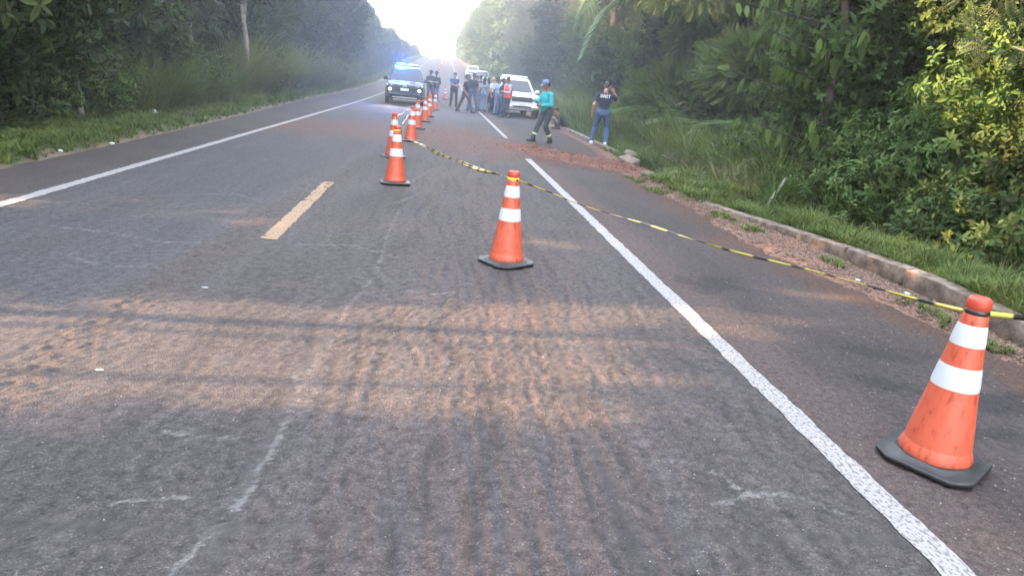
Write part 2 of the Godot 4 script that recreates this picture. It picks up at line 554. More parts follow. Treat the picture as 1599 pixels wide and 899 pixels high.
func marking(called: String, x0: float, x1: float, z0: float, z1: float, m: Material, label: String) -> void:
	var b := MB.new()
	var rows: Array = rows_from(z0, z1, 0.007) if z1 > -30.0 else span(z0, z1, 160)
	var n := 8 if z1 > -30.0 else 2
	for z in rows:
		for i in n + 1:
			var rough := 0.006 * grain_noise.get_noise_2d(i * 0.3, z * 5.0) if i == 0 or i == n else 0.0
			var x := lerpf(x0, x1, float(i) / n) + rough
			var xx := clampf(x, -4.11, 1.97)
			b.p(Vector3(x, road_h(xx, z) + 0.0045, z), Vector2(x, z))
	for j in rows.size() - 1:
		for i in n:
			var a := j * (n + 1) + i
			b.quad(a, a + 1, a + n + 2, a + n + 1)
	struct(called, b, m, label)

func build_markings() -> void:
	marking("edge_line", 1.835, 1.965, -1.25, -14.6, M.white_paint, "worn white edge line right of the lane, nearest stretch")
	marking("edge_line", 1.85, 1.96, -19.8, -27.0, M.white_paint, "white edge line beyond the spilled soil")
	marking("edge_line", 1.85, 1.96, -27.0, -300.0, M.white_paint, "right white edge line climbing the far hill")
	marking("edge_line", -4.04, -3.91, -1.25, -27.0, M.white_paint, "white edge line on the left of the road")
	marking("edge_line", -4.04, -3.92, -27.0, -300.0, M.white_paint, "left white edge line climbing the far hill")
	marking("centre_dash", -1.50, -1.36, -6.0, -9.35, M.yellow_paint, "single worn yellow dash in the middle of the road")

func build_kerb() -> void:
	var k := Node3D.new()
	k.name = numbered("kerb")
	add_child(k)
	tag(k, "weathered concrete kerb at the foot of the right grass bank", "", "", "structure")
	var z := 3.0
	var i := 0
	while z > -10.2:
		var len := 0.98
		var z1 := maxf(z - len, -10.3)
		k.add_child(_kerb_block(z - 0.008, z1 + 0.008, 0.012 * sin(i * 2.3), i), true)
		z = z1
		i += 1
	# loose and broken kerb pieces further on
	for q in [[-17.2, -18.1, 4.42], [-18.15, -19.1, 4.45], [-19.15, -20.1, 4.47], [-20.15, -21.1, 4.5], [-21.15, -22.1, 4.52], [-22.15, -23.1, 4.55], [-23.15, -24.1, 4.58], [-24.15, -25.1, 4.6], [-25.15, -26.1, 4.62]]:
		var b := MB.new()
		b.box(Vector3(q[2] + 0.07, 0.04, (q[0] + q[1]) * 0.5), Vector3(0.14, 0.17, q[0] - q[1]), Basis(Vector3.UP, 0.03), 0.02)
		obj("kerb_block", b, M.concrete, k)

func _kerb_block(z0: float, z1: float, off: float, seed_: int) -> MeshInstance3D:
	var b := MB.new()
	var rings := []
	for j in 7:
		var z := lerpf(z0, z1, j / 6.0)
		var x := kerb_x(z) + off
		var t := kerb_top(z)
		var w := 0.006 * relief_noise.get_noise_2d(z * 20.0, seed_ * 9.0)
		rings.append([Vector3(x - 0.015, -0.08, z), Vector3(x - 0.002 + w, t - 0.02, z), Vector3(x + 0.006, t - 0.006 + w, z), Vector3(x + 0.022, t + w, z), Vector3(x + 0.125, t + 0.004, z), Vector3(x + 0.15, t - 0.02, z), Vector3(x + 0.155, -0.08, z)])
	for r in rings: r.reverse()
	b.loft(rings)
	var o := MeshInstance3D.new()
	o.name = "kerb_block" if seed_ == 0 else "kerb_block_%03d" % seed_
	o.mesh = b.mesh()
	o.material_override = M.concrete
	return o

# ---------------------------------------------------------------- foliage
func leaf(b: MB, at: Vector3, dir: Vector3, side: Vector3, L: float, W: float, bend := 0.15) -> void: # a folded, drooping leaf of four triangles
	var up := side.cross(dir).normalized()
	var B := b.p(at)
	var sag := Vector3(0, L * bend, 0)
	var m := b.p(at + dir * L * 0.48 - up * W * 0.1 - sag * 0.25)
	var t := b.p(at + dir * L - sag)
	for s in [1.0, -1.0]:
		var l1 := b.p(at + dir * L * 0.2 + side * W * 0.4 * s + up * W * 0.08 - sag * 0.06)
		var l2 := b.p(at + dir * L * 0.6 + side * W * 0.44 * s + up * W * 0.06 - sag * 0.4)
		if s > 0.0: b.tri(B, m, l1); b.tri(l1, m, l2); b.tri(l2, m, t)
		else: b.tri(B, l1, m); b.tri(l1, l2, m); b.tri(l2, t, m)

func spray(n: int, twig: float, L: float, W: float, spread: float, bend: float, seed_: int) -> ArrayMesh: # a twig along +y with leaves all round
	var r := RandomNumberGenerator.new()
	r.seed = seed_
	var b := MB.new()
	for i in n:
		var t := float(i) / n
		var a := i * 2.4 + r.randf() * 0.8
		var out := Vector3(cos(a), 0.0, sin(a))
		var at := Vector3(0, twig * t, 0) + out * 0.1 * twig * r.randf() * (0.3 + t)
		var dir := (out * spread + Vector3(0, 1.0 - spread * 0.6, 0) + Vector3(r.randf() - 0.5, r.randf() - 0.5, r.randf() - 0.5) * 0.7).normalized()
		var side := dir.cross(Vector3(0.2, 1, 0.1) + Vector3(r.randf() - 0.5, 0, r.randf() - 0.5)).normalized()
		var s := 0.7 + 0.6 * r.randf()
		var g := 0.75 + 0.5 * r.randf()
		b.c = Color(g, g, g * 0.95)
		leaf(b, at, dir, side, L * s, W * s, bend)
	return b.mesh()

func feather(pairs: int, length: float, L: float, W: float, droop: float, seed_: int) -> ArrayMesh: # a pinnate leaf along +y
	var r := RandomNumberGenerator.new()
	r.seed = seed_
	var b := MB.new()
	for k in 3:
		var yaw := k * 2.1 + r.randf()
		var q := Basis(Vector3.UP, yaw) * Basis(Vector3.RIGHT, 0.5 + 0.3 * r.randf())
		for i in pairs:
			var t := (i + 1.0) / pairs
			for s in [-1.0, 1.0]:
				var at := q * Vector3(0, length * t, -droop * length * t * t)
				var dir := q * Vector3(s * 0.9, 0.55, -0.25 - 0.3 * r.randf()).normalized()
				var side := (q * Vector3(-s * 0.5, 0.9, 0.1)).normalized()
				var z := sin(PI * (0.15 + 0.8 * t))
				var g := 0.8 + 0.4 * r.randf()
				b.c = Color(g, g, g)
				leaf(b, at, dir, side, L * (0.6 + 0.5 * z), W, 0.1)
	return b.mesh()

func blades(n: int, h: float, w: float, lean: float, seed_: int, dry := 0.0) -> ArrayMesh: # a tuft of grass
	var r := RandomNumberGenerator.new()
	r.seed = seed_
	var b := MB.new()
	for i in n:
		var a := r.randf() * TAU
		var out := Vector3(cos(a), 0, sin(a))
		var side := Vector3(-sin(a), 0, cos(a))
		var H := h * (0.45 + 0.65 * r.randf())
		var le := lean * (0.25 + r.randf())
		var at := out * 0.12 * h * r.randf()
		var g := 0.7 + 0.6 * r.randf()
		b.c = Color(1.9 * g, 1.45 * g, 1.0 * g) if r.randf() < dry else Color(g, g, g * 0.9)
		var prev := []
		for k in 4:
			var t := k / 3.0
			var q := at + Vector3(0, H * (t - 0.35 * le * t * t), 0) + out * H * le * t * t
			var ww := w * (1.0 - t * 0.92) * 0.5
			var c := [b.p(q - side * ww), b.p(q + side * ww)]
			if k: b.quad(prev[0], prev[1], c[1], c[0])
			prev = c
	return b.mesh()

func frond(length: float, pairs: int, leaflet: float, arch: float, seed_: int) -> MB: # a palm frond along +x, arching down
	var r := RandomNumberGenerator.new()
	r.seed = seed_
	var b := MB.new()
	b.c = Color(1.1, 1.05, 0.8)
	var path := []
	var rad := []
	for i in 9:
		var t := i / 8.0
		path.append(Vector3(length * t * (1.0 - 0.18 * arch * t), length * (0.55 * t - arch * t * t), 0))
		rad.append(0.022 * (1.0 - 0.85 * t))
	b.tube(path, rad, 5)
	for i in pairs:
		var t := 0.12 + 0.88 * i / pairs
		var at := Vector3(length * t * (1.0 - 0.18 * arch * t), length * (0.55 * t - arch * t * t), 0)
		for s in [-1.0, 1.0]:
			var L: float = leaflet * (0.45 + 0.75 * sin(PI * (0.1 + 0.82 * t))) * (0.85 + 0.3 * r.randf())
			var dir := Vector3(0.62, -0.12 - 0.25 * r.randf(), s * 0.8).normalized()
			var side := Vector3(0.8, 0.1, -s * 0.55).normalized()
			var g := 0.8 + 0.4 * r.randf()
			b.c = Color(g, g, g * 0.9)
			leaf(b, at, dir, side, L, 0.04, 0.35)
	return b

# places for sprays: lumps are [centre, radii]; every spray points outwards from its lump
func crown(parent: Node3D, sprays: ArrayMesh, lumps: Array, per_m2: float, size: float, tone: Color, vary: float, droop: float, seed_: int, called := "crown") -> MultiMeshInstance3D:
	var r := RandomNumberGenerator.new()
	r.seed = seed_
	var places := []
	var tints := []
	for l in lumps:
		var c: Vector3 = l[0]
		var R: Vector3 = l[1]
		var mean := (R.x + R.y + R.z) / 3.0
		var n := int(4.0 * PI * mean * mean * per_m2)
		var lump_tone := 1.0 + vary * (r.randf() - 0.45)
		for i in n:
			var y := 1.0 - 2.0 * r.randf()
			var a := r.randf() * TAU
			var s := sqrt(1.0 - y * y)
			var d := Vector3(cos(a) * s, y, sin(a) * s)
			var at := c + d * R * (0.45 + 0.62 * sqrt(r.randf()))
			var up := (d * 0.9 + Vector3(0, 0.35 - droop, 0) + Vector3(r.randf() - 0.5, r.randf() - 0.5, r.randf() - 0.5) * 0.9).normalized()
			var q := Basis(Quaternion(Vector3.UP, up)) * Basis(Vector3.UP, r.randf() * TAU)
			places.append(Transform3D(q.scaled(Vector3.ONE * size * (0.7 + 0.6 * r.randf())), at))
			var t := lump_tone * (0.75 + 0.5 * r.randf())
			var yellow := maxf(0.0, r.randf() - 0.75) * 1.6
			tints.append(Color(tone.r * t * (1.0 + yellow), tone.g * t * (1.0 + 0.4 * yellow), tone.b * t))
	return multi(called, sprays, places, tints, M.leaf, parent)

func multi(called: String, what: ArrayMesh, places: Array, tints: Array, m: Material, parent: Node) -> MultiMeshInstance3D:
	var mm := MultiMesh.new()
	mm.transform_format = MultiMesh.TRANSFORM_3D
	mm.use_colors = true
	mm.mesh = what
	mm.instance_count = places.size()
	for i in places.size():
		mm.set_instance_transform(i, places[i])
		mm.set_instance_color(i, tints[i])
	var o := MultiMeshInstance3D.new()
	o.multimesh = mm
	o.material_override = m
	if parent == null:
		o.name = numbered(called)
		add_child(o)
	else:
		o.name = called
		parent.add_child(o, true)
		o.set_meta("kind", "stuff")
	return o

func limb(b: MB, from: Vector3, to: Vector3, r0: float, r1: float, wob: float, r: RandomNumberGenerator, sides := 7) -> void:
	var path := []
	var rad := []
	var n := maxi(3, int(from.distance_to(to) / 0.8) + 2)
	for i in n:
		var t := float(i) / (n - 1)
		var w := sin(PI * t) * wob
		path.append(from.lerp(to, t) + Vector3((r.randf() - 0.5) * w, 0, (r.randf() - 0.5) * w))
		rad.append(lerpf(r0, r1, t))
	b.tube(path, rad, sides)

# a tree of height h: trunk up to fork, limbs to each lump
func tree(called: String, label: String, cat: String, group: String, h: float, fork: float, r0: float, bark: Material, lumps: Array, sprays: ArrayMesh, per_m2: float, size: float, tone: Color, vary: float, droop: float, seed_: int) -> Node3D:
	var t := thing(called, label, cat, Vector3.ZERO, 0.0, group)
	var r := RandomNumberGenerator.new()
	r.seed = seed_
	var b := MB.new()
	var top := Vector3((r.randf() - 0.5) * 0.5, fork, (r.randf() - 0.5) * 0.5)
	limb(b, Vector3(0, -0.6, 0), top, r0, r0 * 0.7, 0.2, r, 9)
	var lead := Vector3(top.x * 1.4, h * 0.86, top.z * 1.4)
	limb(b, top, lead, r0 * 0.68, r0 * 0.2, 0.4, r)
	obj("trunk", b, bark, t)
	var n := 0
	for l in lumps:
		var c: Vector3 = l[0]
		if n < 7 and Vector2(c.x, c.z).length() > 0.6:
			var e := MB.new()
			var y := clampf(c.y - 0.9, fork * 0.6, h * 0.8)
			var f := clampf((y - fork) / maxf(lead.y - fork, 0.1), 0.0, 1.0)
			var s := top.lerp(lead, f) if y > fork else Vector3(top.x * y / fork, y, top.z * y / fork)
			limb(e, s, c + Vector3(0, -0.1, 0), r0 * lerpf(0.5, 0.25, f), r0 * 0.1, 0.25, r, 5)
			obj("branch", e, bark, t)
			n += 1
	crown(t, sprays, lumps, per_m2, size, tone, vary, droop, seed_ + 5)
	return t

func lumps_for(h: float, low: float, wide: float, n: int, seed_: int, flat := 0.75) -> Array: # clumps filling an uneven crown from low to h
	var r := RandomNumberGenerator.new()
	r.seed = seed_
	var out := []
	for i in n:
		var t := (i + 0.5) / n
		var y := lerpf(low, h - 0.6, t)
		var prof := sin(PI * clampf(0.22 + 0.72 * t, 0.0, 1.0))
		var a := i * 2.39996 + r.randf() * 0.7
		var d := wide * prof * (0.45 + 0.4 * r.randf())
		var R := wide * (0.32 + 0.2 * r.randf())
		out.append([Vector3(cos(a) * d, y, sin(a) * d), Vector3(R, R * flat, R)])
	out.append([Vector3(0, h - wide * 0.35, 0), Vector3(wide * 0.4, wide * 0.35, wide * 0.4)])
	return out

# ---------------------------------------------------------------- the forest on both sides
func build_forest() -> void:
	var broad := spray(16, 0.34, 0.15, 0.075, 0.75, 0.2, 1)
	var small := spray(22, 0.34, 0.09, 0.042, 0.7, 0.1, 2)
	var feath := feather(9, 0.34, 0.075, 0.028, 0.35, 3)
	var long := spray(12, 0.3, 0.22, 0.07, 0.8, 0.45, 4)
	M.sprays = {"broad": broad, "small": small, "feath": feath, "long": long}
	var LG := "trees of the dense hazy forest left of the road"
	var RG := "trees of the dense forest right of the road"
	# kinds that fill the forest walls
	var kinds := []
	kinds.append(tree("broadleaf_tree", "", "tree", "", 9.0, 2.6, 0.15, M.bark, lumps_for(9.0, 1.0, 2.7, 15, 1), broad, 22.0, 1.02, Color(0.037, 0.056, 0.027), 0.5, 0.1, 100))
	kinds.append(tree("broadleaf_tree", "", "tree", "", 10.0, 3.4, 0.17, M.dark_bark, lumps_for(10.0, 1.6, 2.9, 16, 2), small, 15.0, 1.6, Color(0.033, 0.049, 0.027), 0.6, 0.0, 101))
	kinds.append(tree("feathery_tree", "", "tree", "", 9.5, 3.0, 0.13, M.bark, lumps_for(9.5, 1.2, 2.8, 14, 3, 0.55), feath, 22.0, 1.3, Color(0.043, 0.062, 0.028), 0.5, 0.2, 102))
	kinds.append(tree("broadleaf_tree", "", "tree", "", 8.0, 2.0, 0.12, M.dark_bark, lumps_for(8.0, 0.6, 2.5, 15, 4), long, 27.0, 0.78, Color(0.036, 0.054, 0.024), 0.5, 0.35, 103))
	# coarser crowns for the far forest
	kinds.append(tree("broadleaf_tree", "", "tree", "", 9.0, 2.6, 0.15, M.bark, lumps_for(9.0, 1.0, 2.7, 13, 11), broad, 6.0, 2.1, Color(0.055, 0.088, 0.026), 0.5, 0.1, 104))
	kinds.append(tree("broadleaf_tree", "", "tree", "", 10.0, 3.4, 0.17, M.dark_bark, lumps_for(9.4, 1.6, 2.9, 13, 12), small, 6.5, 2.6, Color(0.045, 0.076, 0.026), 0.6, 0.0, 105))
	kinds.append(tree("feathery_tree", "", "tree", "", 9.5, 3.0, 0.13, M.bark, lumps_for(9.5, 1.2, 2.8, 11, 13, 0.55), feath, 7.0, 2.4, Color(0.06, 0.095, 0.026), 0.5, 0.2, 106))
	kinds.append(tree("broadleaf_tree", "", "tree", "", 8.0, 2.0, 0.12, M.dark_bark, lumps_for(8.4, 0.6, 2.5, 13, 14), long, 6.5, 1.9, Color(0.05, 0.084, 0.022), 0.5, 0.35, 107))
	var near_kinds := []
	near_kinds.append(tree("broadleaf_tree", "", "tree", "", 9.0, 2.6, 0.13, M.bark, lumps_for(9.0, 0.8, 2.6, 16, 21), broad, 58.0, 0.47, Color(0.075, 0.114, 0.036), 0.6, 0.15, 108))
	near_kinds.append(tree("broadleaf_tree", "", "tree", "", 9.5, 3.0, 0.14, M.dark_bark, lumps_for(9.5, 1.0, 2.7, 16, 22), small, 40.0, 0.85, Color(0.066, 0.104, 0.036), 0.6, 0.0, 109))
	near_kinds.append(tree("feathery_tree", "", "tree", "", 9.5, 2.8, 0.12, M.bark, lumps_for(9.5, 0.9, 2.7, 15, 23, 0.55), feath, 42.0, 0.85, Color(0.082, 0.120, 0.040), 0.5, 0.2, 110))
	for i in 3: kinds.append(near_kinds[i])
	var first := {}
	var put := func(k: int, x: float, z: float, s: float, label: String, group: String) -> void:
		var at := Vector3(x, ground_y(x, z) - 0.1, z)
		var turn := rng.randf() * TAU
		if not first.has(k):
			first[k] = true
			var o: Node3D = kinds[k]
			o.position = at
			o.rotation.y = turn
			o.scale = Vector3.ONE * s
			o.set_meta("label", label)
			o.set_meta("group", group)
		else:
			dup(kinds[k], at, turn, s, label, group)
	var words := ["dark round-crowned broadleaf tree", "dense small-leaved tree with a dark trunk", "pale feathery-leaved tree", "low bushy tree with drooping long leaves"]
	var z := -11.0
	while z > -300.0:
		var far := ss(45.0, 90.0, -z)
		var where: String = "in the near dark forest left of the road" if z > -30.0 else ("in the hazy middle forest left of the road" if z > -90.0 else "on the far left edge by the crest")
		for row in 3:
			var k := rng.randi_range(0, 3) + (4 if z < -75.0 or row >= 1 else 0)
			var x: float = [-8.6, -12.2, -16.5][row] + (rng.randf() - 0.5) * 1.6 - 1.3 * ss(12.0, 24.0, -z) - 0.6 * ss(60.0, 110.0, -z)
			if row == 2 and z < -120.0: continue
			var s := (lerpf(1.08, 0.8, far) - 0.42 * ss(80.0, 190.0, -z) + 0.06 * row) * (0.85 + 0.3 * rng.randf())
			put.call(k, x, z + (rng.randf() - 0.5) * 2.0, s, "%s %s" % [words[(k % 4) if k < 8 else k - 8], where], LG)
		z -= 3.6 + 1.6 * far
	z = -13.0
	while z > -300.0:
		var far := ss(45.0, 90.0, -z)
		var where: String = "behind the tall grass on the right" if z > -50.0 else ("right of the parked pickups" if z > -110.0 else "on the far right forest edge by the crest")
		for row in 3:
			var k := rng.randi_range(0, 3) + (4 if z < -75.0 or row >= 1 else 0)
			if row == 0 and z > -48.0: k = rng.randi_range(8, 10)
			var x: float = [10.2, 13.6, 17.5][row] + (rng.randf() - 0.5) * 1.6 - 1.0 * far
			if row == 2 and z < -120.0: continue
			var s := (lerpf(1.2, 1.3, far) + 0.18 * row) * (0.85 + 0.35 * rng.randf())
			put.call(k, x, z + (rng.randf() - 0.5) * 2.0, s, "%s %s" % [words[(k % 4) if k < 8 else k - 8], where], RG)
		z -= 3.6 + 1.6 * far
	# beside and behind the camera on the left: these shade the road, with one gap
	for q in [[-9.0, 9.0, 1.0, 0], [-9.4, 5.5, 0.95, 1], [-9.2, 2.2, 0.85, 2], [-12.5, 3.5, 1.1, 0], [-9.2, -1.45, 0.5, 3], [-12.4, 0.9, 0.95, 1], [-9.4, -8.4, 0.98, 3], [-9.2, -5.12, 0.5, 0], [-12.6, -9.6, 0.85, 2], [-9.0, 13.0, 1.0, 1], [-12.0, 11.0, 1.1, 0]]:
		var k: int = q[3]
		put.call(k, q[0], q[1], q[2], "%s %s" % [words[k], "at the roadside left of the camera"], "trees outside the picture on the left")
	for q in [[8.8, -1.0, 1.0], [9.5, -4.2, 1.05], [9.0, -7.4, 1.0], [10.0, -10.2, 1.1], [12.5, -2.5, 1.3], [13.0, -6.5, 1.35], [13.2, -10.8, 1.3], [16.5, -5.0, 1.4], [9.2, 3.0, 1.0], [12.0, 6.0, 1.2]]:
		var k := rng.randi_range(8, 10)
		put.call(k, q[0], q[1], q[2], "%s %s" % [words[k - 8], "in the dark thicket below the right kerb"], RG)
	# thin trunks with one high crown beside the camera: the low sun comes between them onto the road
	for q in [[-9.3, -3.72, 0.07, 3], [-9.5, -3.36, 0.032, 5], [-9.2, -2.8, 0.038, 7]]:
		var lumps := []
		if q[3] == 3:
			for l in [[0.0, 5.2, 1.2], [0.3, 5.0, -1.3], [-0.4, 6.4, 0.2], [0.2, 7.3, 1.5], [-0.2, 7.2, -1.4], [0.1, 5.1, 2.4], [0.0, 8.0, 0.2], [0.1, 8.5, 1.6], [0.0, 8.5, -1.2]]: lumps.append([Vector3(l[0], l[1], l[2]), Vector3(1.2, 0.85, 1.2)])
		else: lumps.append([Vector3(0, 6.0, 0), Vector3(0.9, 0.8, 0.9)])
		var t := tree("broadleaf_tree", ["thin high-crowned tree standing left of the camera", "thinnest trunk left of the camera", "slender trunk left of the camera, nearest to it"][(q[3] - 3) / 2], "tree", "", 7.5, 4.4, q[2], M.pale_bark, lumps, broad, 16.0, 1.2, Color(0.05, 0.088, 0.022), 0.4, 0.1, 150 + q[3])
		t.position = Vector3(q[0], ground_y(q[0], q[1]), q[1])

# ---------------------------------------------------------------- traffic cones and tape
func build_cone_proto() -> Node3D:
	var t := thing("traffic_cone", "", "traffic cone", Vector3.ZERO, 0.0, "orange traffic cones along the closed lane")
	var b := MB.new()
	# square rubber foot with cut corners, thicker at the rim and raised off the road at its middle
	var ring := func(h: float, s: float, cut: float) -> Array:
		var r := []
		for q in [[1, 1 - cut], [1 - cut, 1], [-1 + cut, 1], [-1, 1 - cut], [-1, -1 + cut], [-1 + cut, -1], [1 - cut, -1], [1, -1 + cut]]:
			r.append(Vector3(q[0] * s, h + 0.008 * sin(q[0] * 5.0 + q[1] * 3.0), -q[1] * s))
		return r
	var foot := []
	for q in [[0.003, 0.19, 0.34], [0.01, 0.204, 0.34], [0.024, 0.206, 0.34], [0.032, 0.198, 0.34], [0.024, 0.175, 0.38], [0.043, 0.155, 0.5]]: foot.append(ring.call(q[0], q[1], q[2]))
	b.loft(foot)
	obj("base", b, M.rubber, t)
	b = MB.new()
	b.lathe([Vector2(0.15, 0.042), Vector2(0.153, 0.055), Vector2(0.147, 0.078), Vector2(0.138, 0.1), Vector2(0.137, 0.103), Vector2(0.132, 0.15), Vector2(0.131, 0.152), Vector2(0.119, 0.235), Vector2(0.1175, 0.237), Vector2(0.103, 0.335), Vector2(0.054, 0.69), Vector2(0.05, 0.72), Vector2(0.041, 0.735)], 32)
	obj("cone_body", b, M.cone_orange, t)
	for q in [[0.385, 0.0965, 0.49, 0.0820], [0.585, 0.0689, 0.68, 0.0558]]:
		b = MB.new()
		var rr := []
		for i in 5: rr.append(Vector2(lerpf(q[1], q[3], i / 4.0) + (0.0004 if i % 4 == 0 else 0.002), lerpf(q[0], q[2], i / 4.0)))
		b.lathe(rr, 32)
		obj("reflective_band", b, M.reflect, t)
	b = MB.new()
	b.lathe([Vector2(0.04, 0.725), Vector2(0.041, 0.738), Vector2(0.047, 0.75), Vector2(0.05, 0.768), Vector2(0.047, 0.788), Vector2(0.039, 0.8), Vector2(0.027, 0.803), Vector2(0.023, 0.788), Vector2(0.0, 0.783)], 24)
	obj("top_knob", b, M.cone_top, t)
	return t

func build_cones() -> void:
	var rub := mat(Color(0.028, 0.027, 0.028), 0.55)
	rub.albedo_texture = noise_tex(noise(0.02, 71, FastNoiseLite.TYPE_SIMPLEX_SMOOTH, 4), 256, [0.0, 0.5, 1.0], [0.6, 0.8, 1.0])
	rub.uv1_triplanar = true
	rub.uv1_scale = Vector3.ONE * 2.0
	M.rubber = rub
	var stain := noise_tex(noise(0.012, 72, FastNoiseLite.TYPE_SIMPLEX_SMOOTH, 5), 512, [0.0, 0.18, 0.27, 0.4, 1.0], [Color(0.62, 0.56, 0.53), Color(0.76, 0.72, 0.7), Color(0.9, 0.88, 0.87), Color(0.95, 0.95, 0.95), Color(1, 1, 1)])
	var orange := mat(Color(0.50, 0.09, 0.043), 0.5)
	orange.albedo_texture = stain
	orange.uv1_triplanar = true
	orange.uv1_scale = Vector3(4.5, 1.6, 4.5)
	orange.subsurf_scatter_enabled = true
	orange.subsurf_scatter_strength = 0.12
	M.cone_orange = orange
	M.cone_top = mat(Color(0.40, 0.045, 0.02), 0.5)
	var white := mat(Color(0.46, 0.48, 0.49), 0.35)
	M.reflect = white
	var spots := [
		[2.37, -2.6, 0.62, "big orange traffic cone nearest the camera, right of the white line"],
		[0.64, -5.72, 0.62, "orange traffic cone alone mid-lane with tape knotted at its neck"],
		[-0.58, -9.75, 0.1, "orange cone at the near end of the line of cones"],
		[-0.82, -12.9, 0.4, "dull orange cone half hidden behind the near end of the line"],
		[-0.66, -16.3, 0.2, "orange cone standing at the left edge of the spilled soil"],
		[-0.66, -20.4, 0.8, "orange cone just beyond the left edge of the spilled soil"],
		[-0.53, -23.9, 0.3, "lone cone in the line a little beyond the soil"],
		[-0.46, -27.1, 0.5, "cone in the line just left of two close cones"],
		[-0.50, -31.8, 0.0, "left cone of the close pair near the police pickup"],
		[-0.28, -32.7, 0.4, "right cone of the close pair near the police pickup"],
		[-0.29, -42.7, 0.2, "distant cone right of the two officers in hats"],
		[0.23, -47.0, 0.7, "distant cone between the officers and the man in dark blue"],
		[-0.65, -118.0, 0.0, "tiny far cone on the hill in the hazy road"],
		[-0.4, -150.0, 0.0, "smallest farthest cone just below the crest"],
	]
	var proto := build_cone_proto()
	for i in spots.size():
		var s: Array = spots[i]
		var o := proto if i == 0 else dup(proto, Vector3.ZERO, 0.0, 1.0, s[3])
		o.set_meta("label", s[3])
		o.position = Vector3(s[0], road_y(s[1]) + 0.004, s[1])
		o.rotation = Vector3(0.02 * sin(i * 2.7), s[2], 0.02 * cos(i * 3.9)) if i > 1 else Vector3(0.0, s[2], 0.0)
	# torn sticker on the middle cone
	var st := MB.new()
	for q in [[0.0, 0.0, 0.008, 0.036], [0.012, 0.016, 0.006, 0.02], [0.02, 0.0, 0.012, 0.012], [0.02, 0.022, 0.012, 0.012]]:
		for k in 2:
			pass
		var pts := []
		for c in [[q[0], q[1]], [q[0] + q[2], q[1]], [q[0] + q[2], q[1] + q[3]], [q[0], q[1] + q[3]]]:
			var y: float = 0.5 + c[1]
			var rad := lerpf(0.0845, 0.0733, (y - 0.47) / 0.08) + 0.003
			var an: float = -1.2 + c[0] / 0.09
			pts.append(Vector3(sin(an + 1.8) * rad, y, cos(an + 1.8) * rad))
		st.face(pts)
	obj("sticker", st, M.reflect, get_node("traffic_cone_001"))
	# tape
	M.tape = tinted(0.35)
	M.white_tape = mat(Color(0.6, 0.6, 0.58), 0.4)
	var neck := func(i: int) -> Vector3: return Vector3(spots[i][0], road_y(spots[i][1]) + 0.735, spots[i][1])
	tape(neck.call(0), Vector3(5.4, 0.62, -3.05), 0.06, 1, "yellow black tape from the nearest cone to beyond the kerb")
	tape(neck.call(1), neck.call(0), 0.05, 2, "yellow black tape strung between the nearest cone and the middle cone")
	tape(neck.call(2), neck.call(1), 0.05, 3, "doubled yellow black tape from the middle cone back to the line", 2)
	tape(neck.call(3), neck.call(2), 0.05, 4, "short pale tape between the two nearest cones of the line")
	tape(neck.call(4), neck.call(2), 0.02, 5, "pale tape running from the line's near end to the cone at the soil")
	tape(neck.call(5), neck.call(3), 0.04, 6, "slanting pale tape from the dull orange cone up the line")
	tape(neck.call(8), neck.call(5), 0.05, 7, "far pale tape ending at the close pair of cones")
	for i in [0, 1, 2]:
		var b := MB.new()
		b.c = Color(0.62, 0.5, 0.05) if i else Color(0.02, 0.02, 0.02)
		b.lathe([Vector2(0.045, 0.722), Vector2(0.05, 0.73), Vector2(0.05, 0.742), Vector2(0.044, 0.748)], 18)
		b.c = Color(0.02, 0.02, 0.02)
		b.box(Vector3(0.046, 0.73, 0.01), Vector3(0.018, 0.03, 0.022), Basis(Vector3.UP, 0.3), 0.004)
		obj("tape_knot", b, M.tape, get_node("traffic_cone" if i == 0 else "traffic_cone_%03d" % i))

func tape(a: Vector3, e: Vector3, sag: float, seed_: int, label: String, strands := 1) -> void:
	var b := MB.new()
	var r := RandomNumberGenerator.new()
	r.seed = seed_
	for s in strands:
		var L := a.distance_to(e)
		var n := int(L / 0.02)
		var dir := (e - a).normalized()
		var side := dir.cross(Vector3.UP).normalized()
		var up := side.cross(dir)
		var prev := []
		for i in n + 1:
			var t := float(i) / n
			var q := a.lerp(e, t) - Vector3(0, (sag + 0.016 * s) * 4.0 * t * (1.0 - t), 0)
			q += up * 0.006 * sin(t * L * 5.0 + s) + side * 0.012 * s * sin(PI * t)
			var tw := 0.9 + 0.75 * sin(t * L * 1.7 + seed_) + 0.5 * sin(t * L * 4.3 + seed_ * 2.0)
			var w := (side * cos(tw) + up * sin(tw)) * (0.0088 + 0.004 * sin(t * L * 3.1 + seed_))
			var fold := dir.cross(w).normalized() * 0.0014
			var dist := t * L
			var black := fposmod((dist + 0.02 * sin(dist * 9.0)) / 0.22, 1.0) < 0.38
			b.c = Color(0.015, 0.015, 0.015) if black else Color(0.46, 0.39, 0.08)
			var c := [b.p(q - w), b.p(q + fold), b.p(q + w), b.p(q - fold)]
			if i:
				for k in 4: b.quad(prev[k], prev[(k + 1) % 4], c[(k + 1) % 4], c[k])
			prev = c
	var o := obj("barrier_tape", b, M.tape)
	tag(o, label, "barrier tape", "tapes strung from cone to cone")

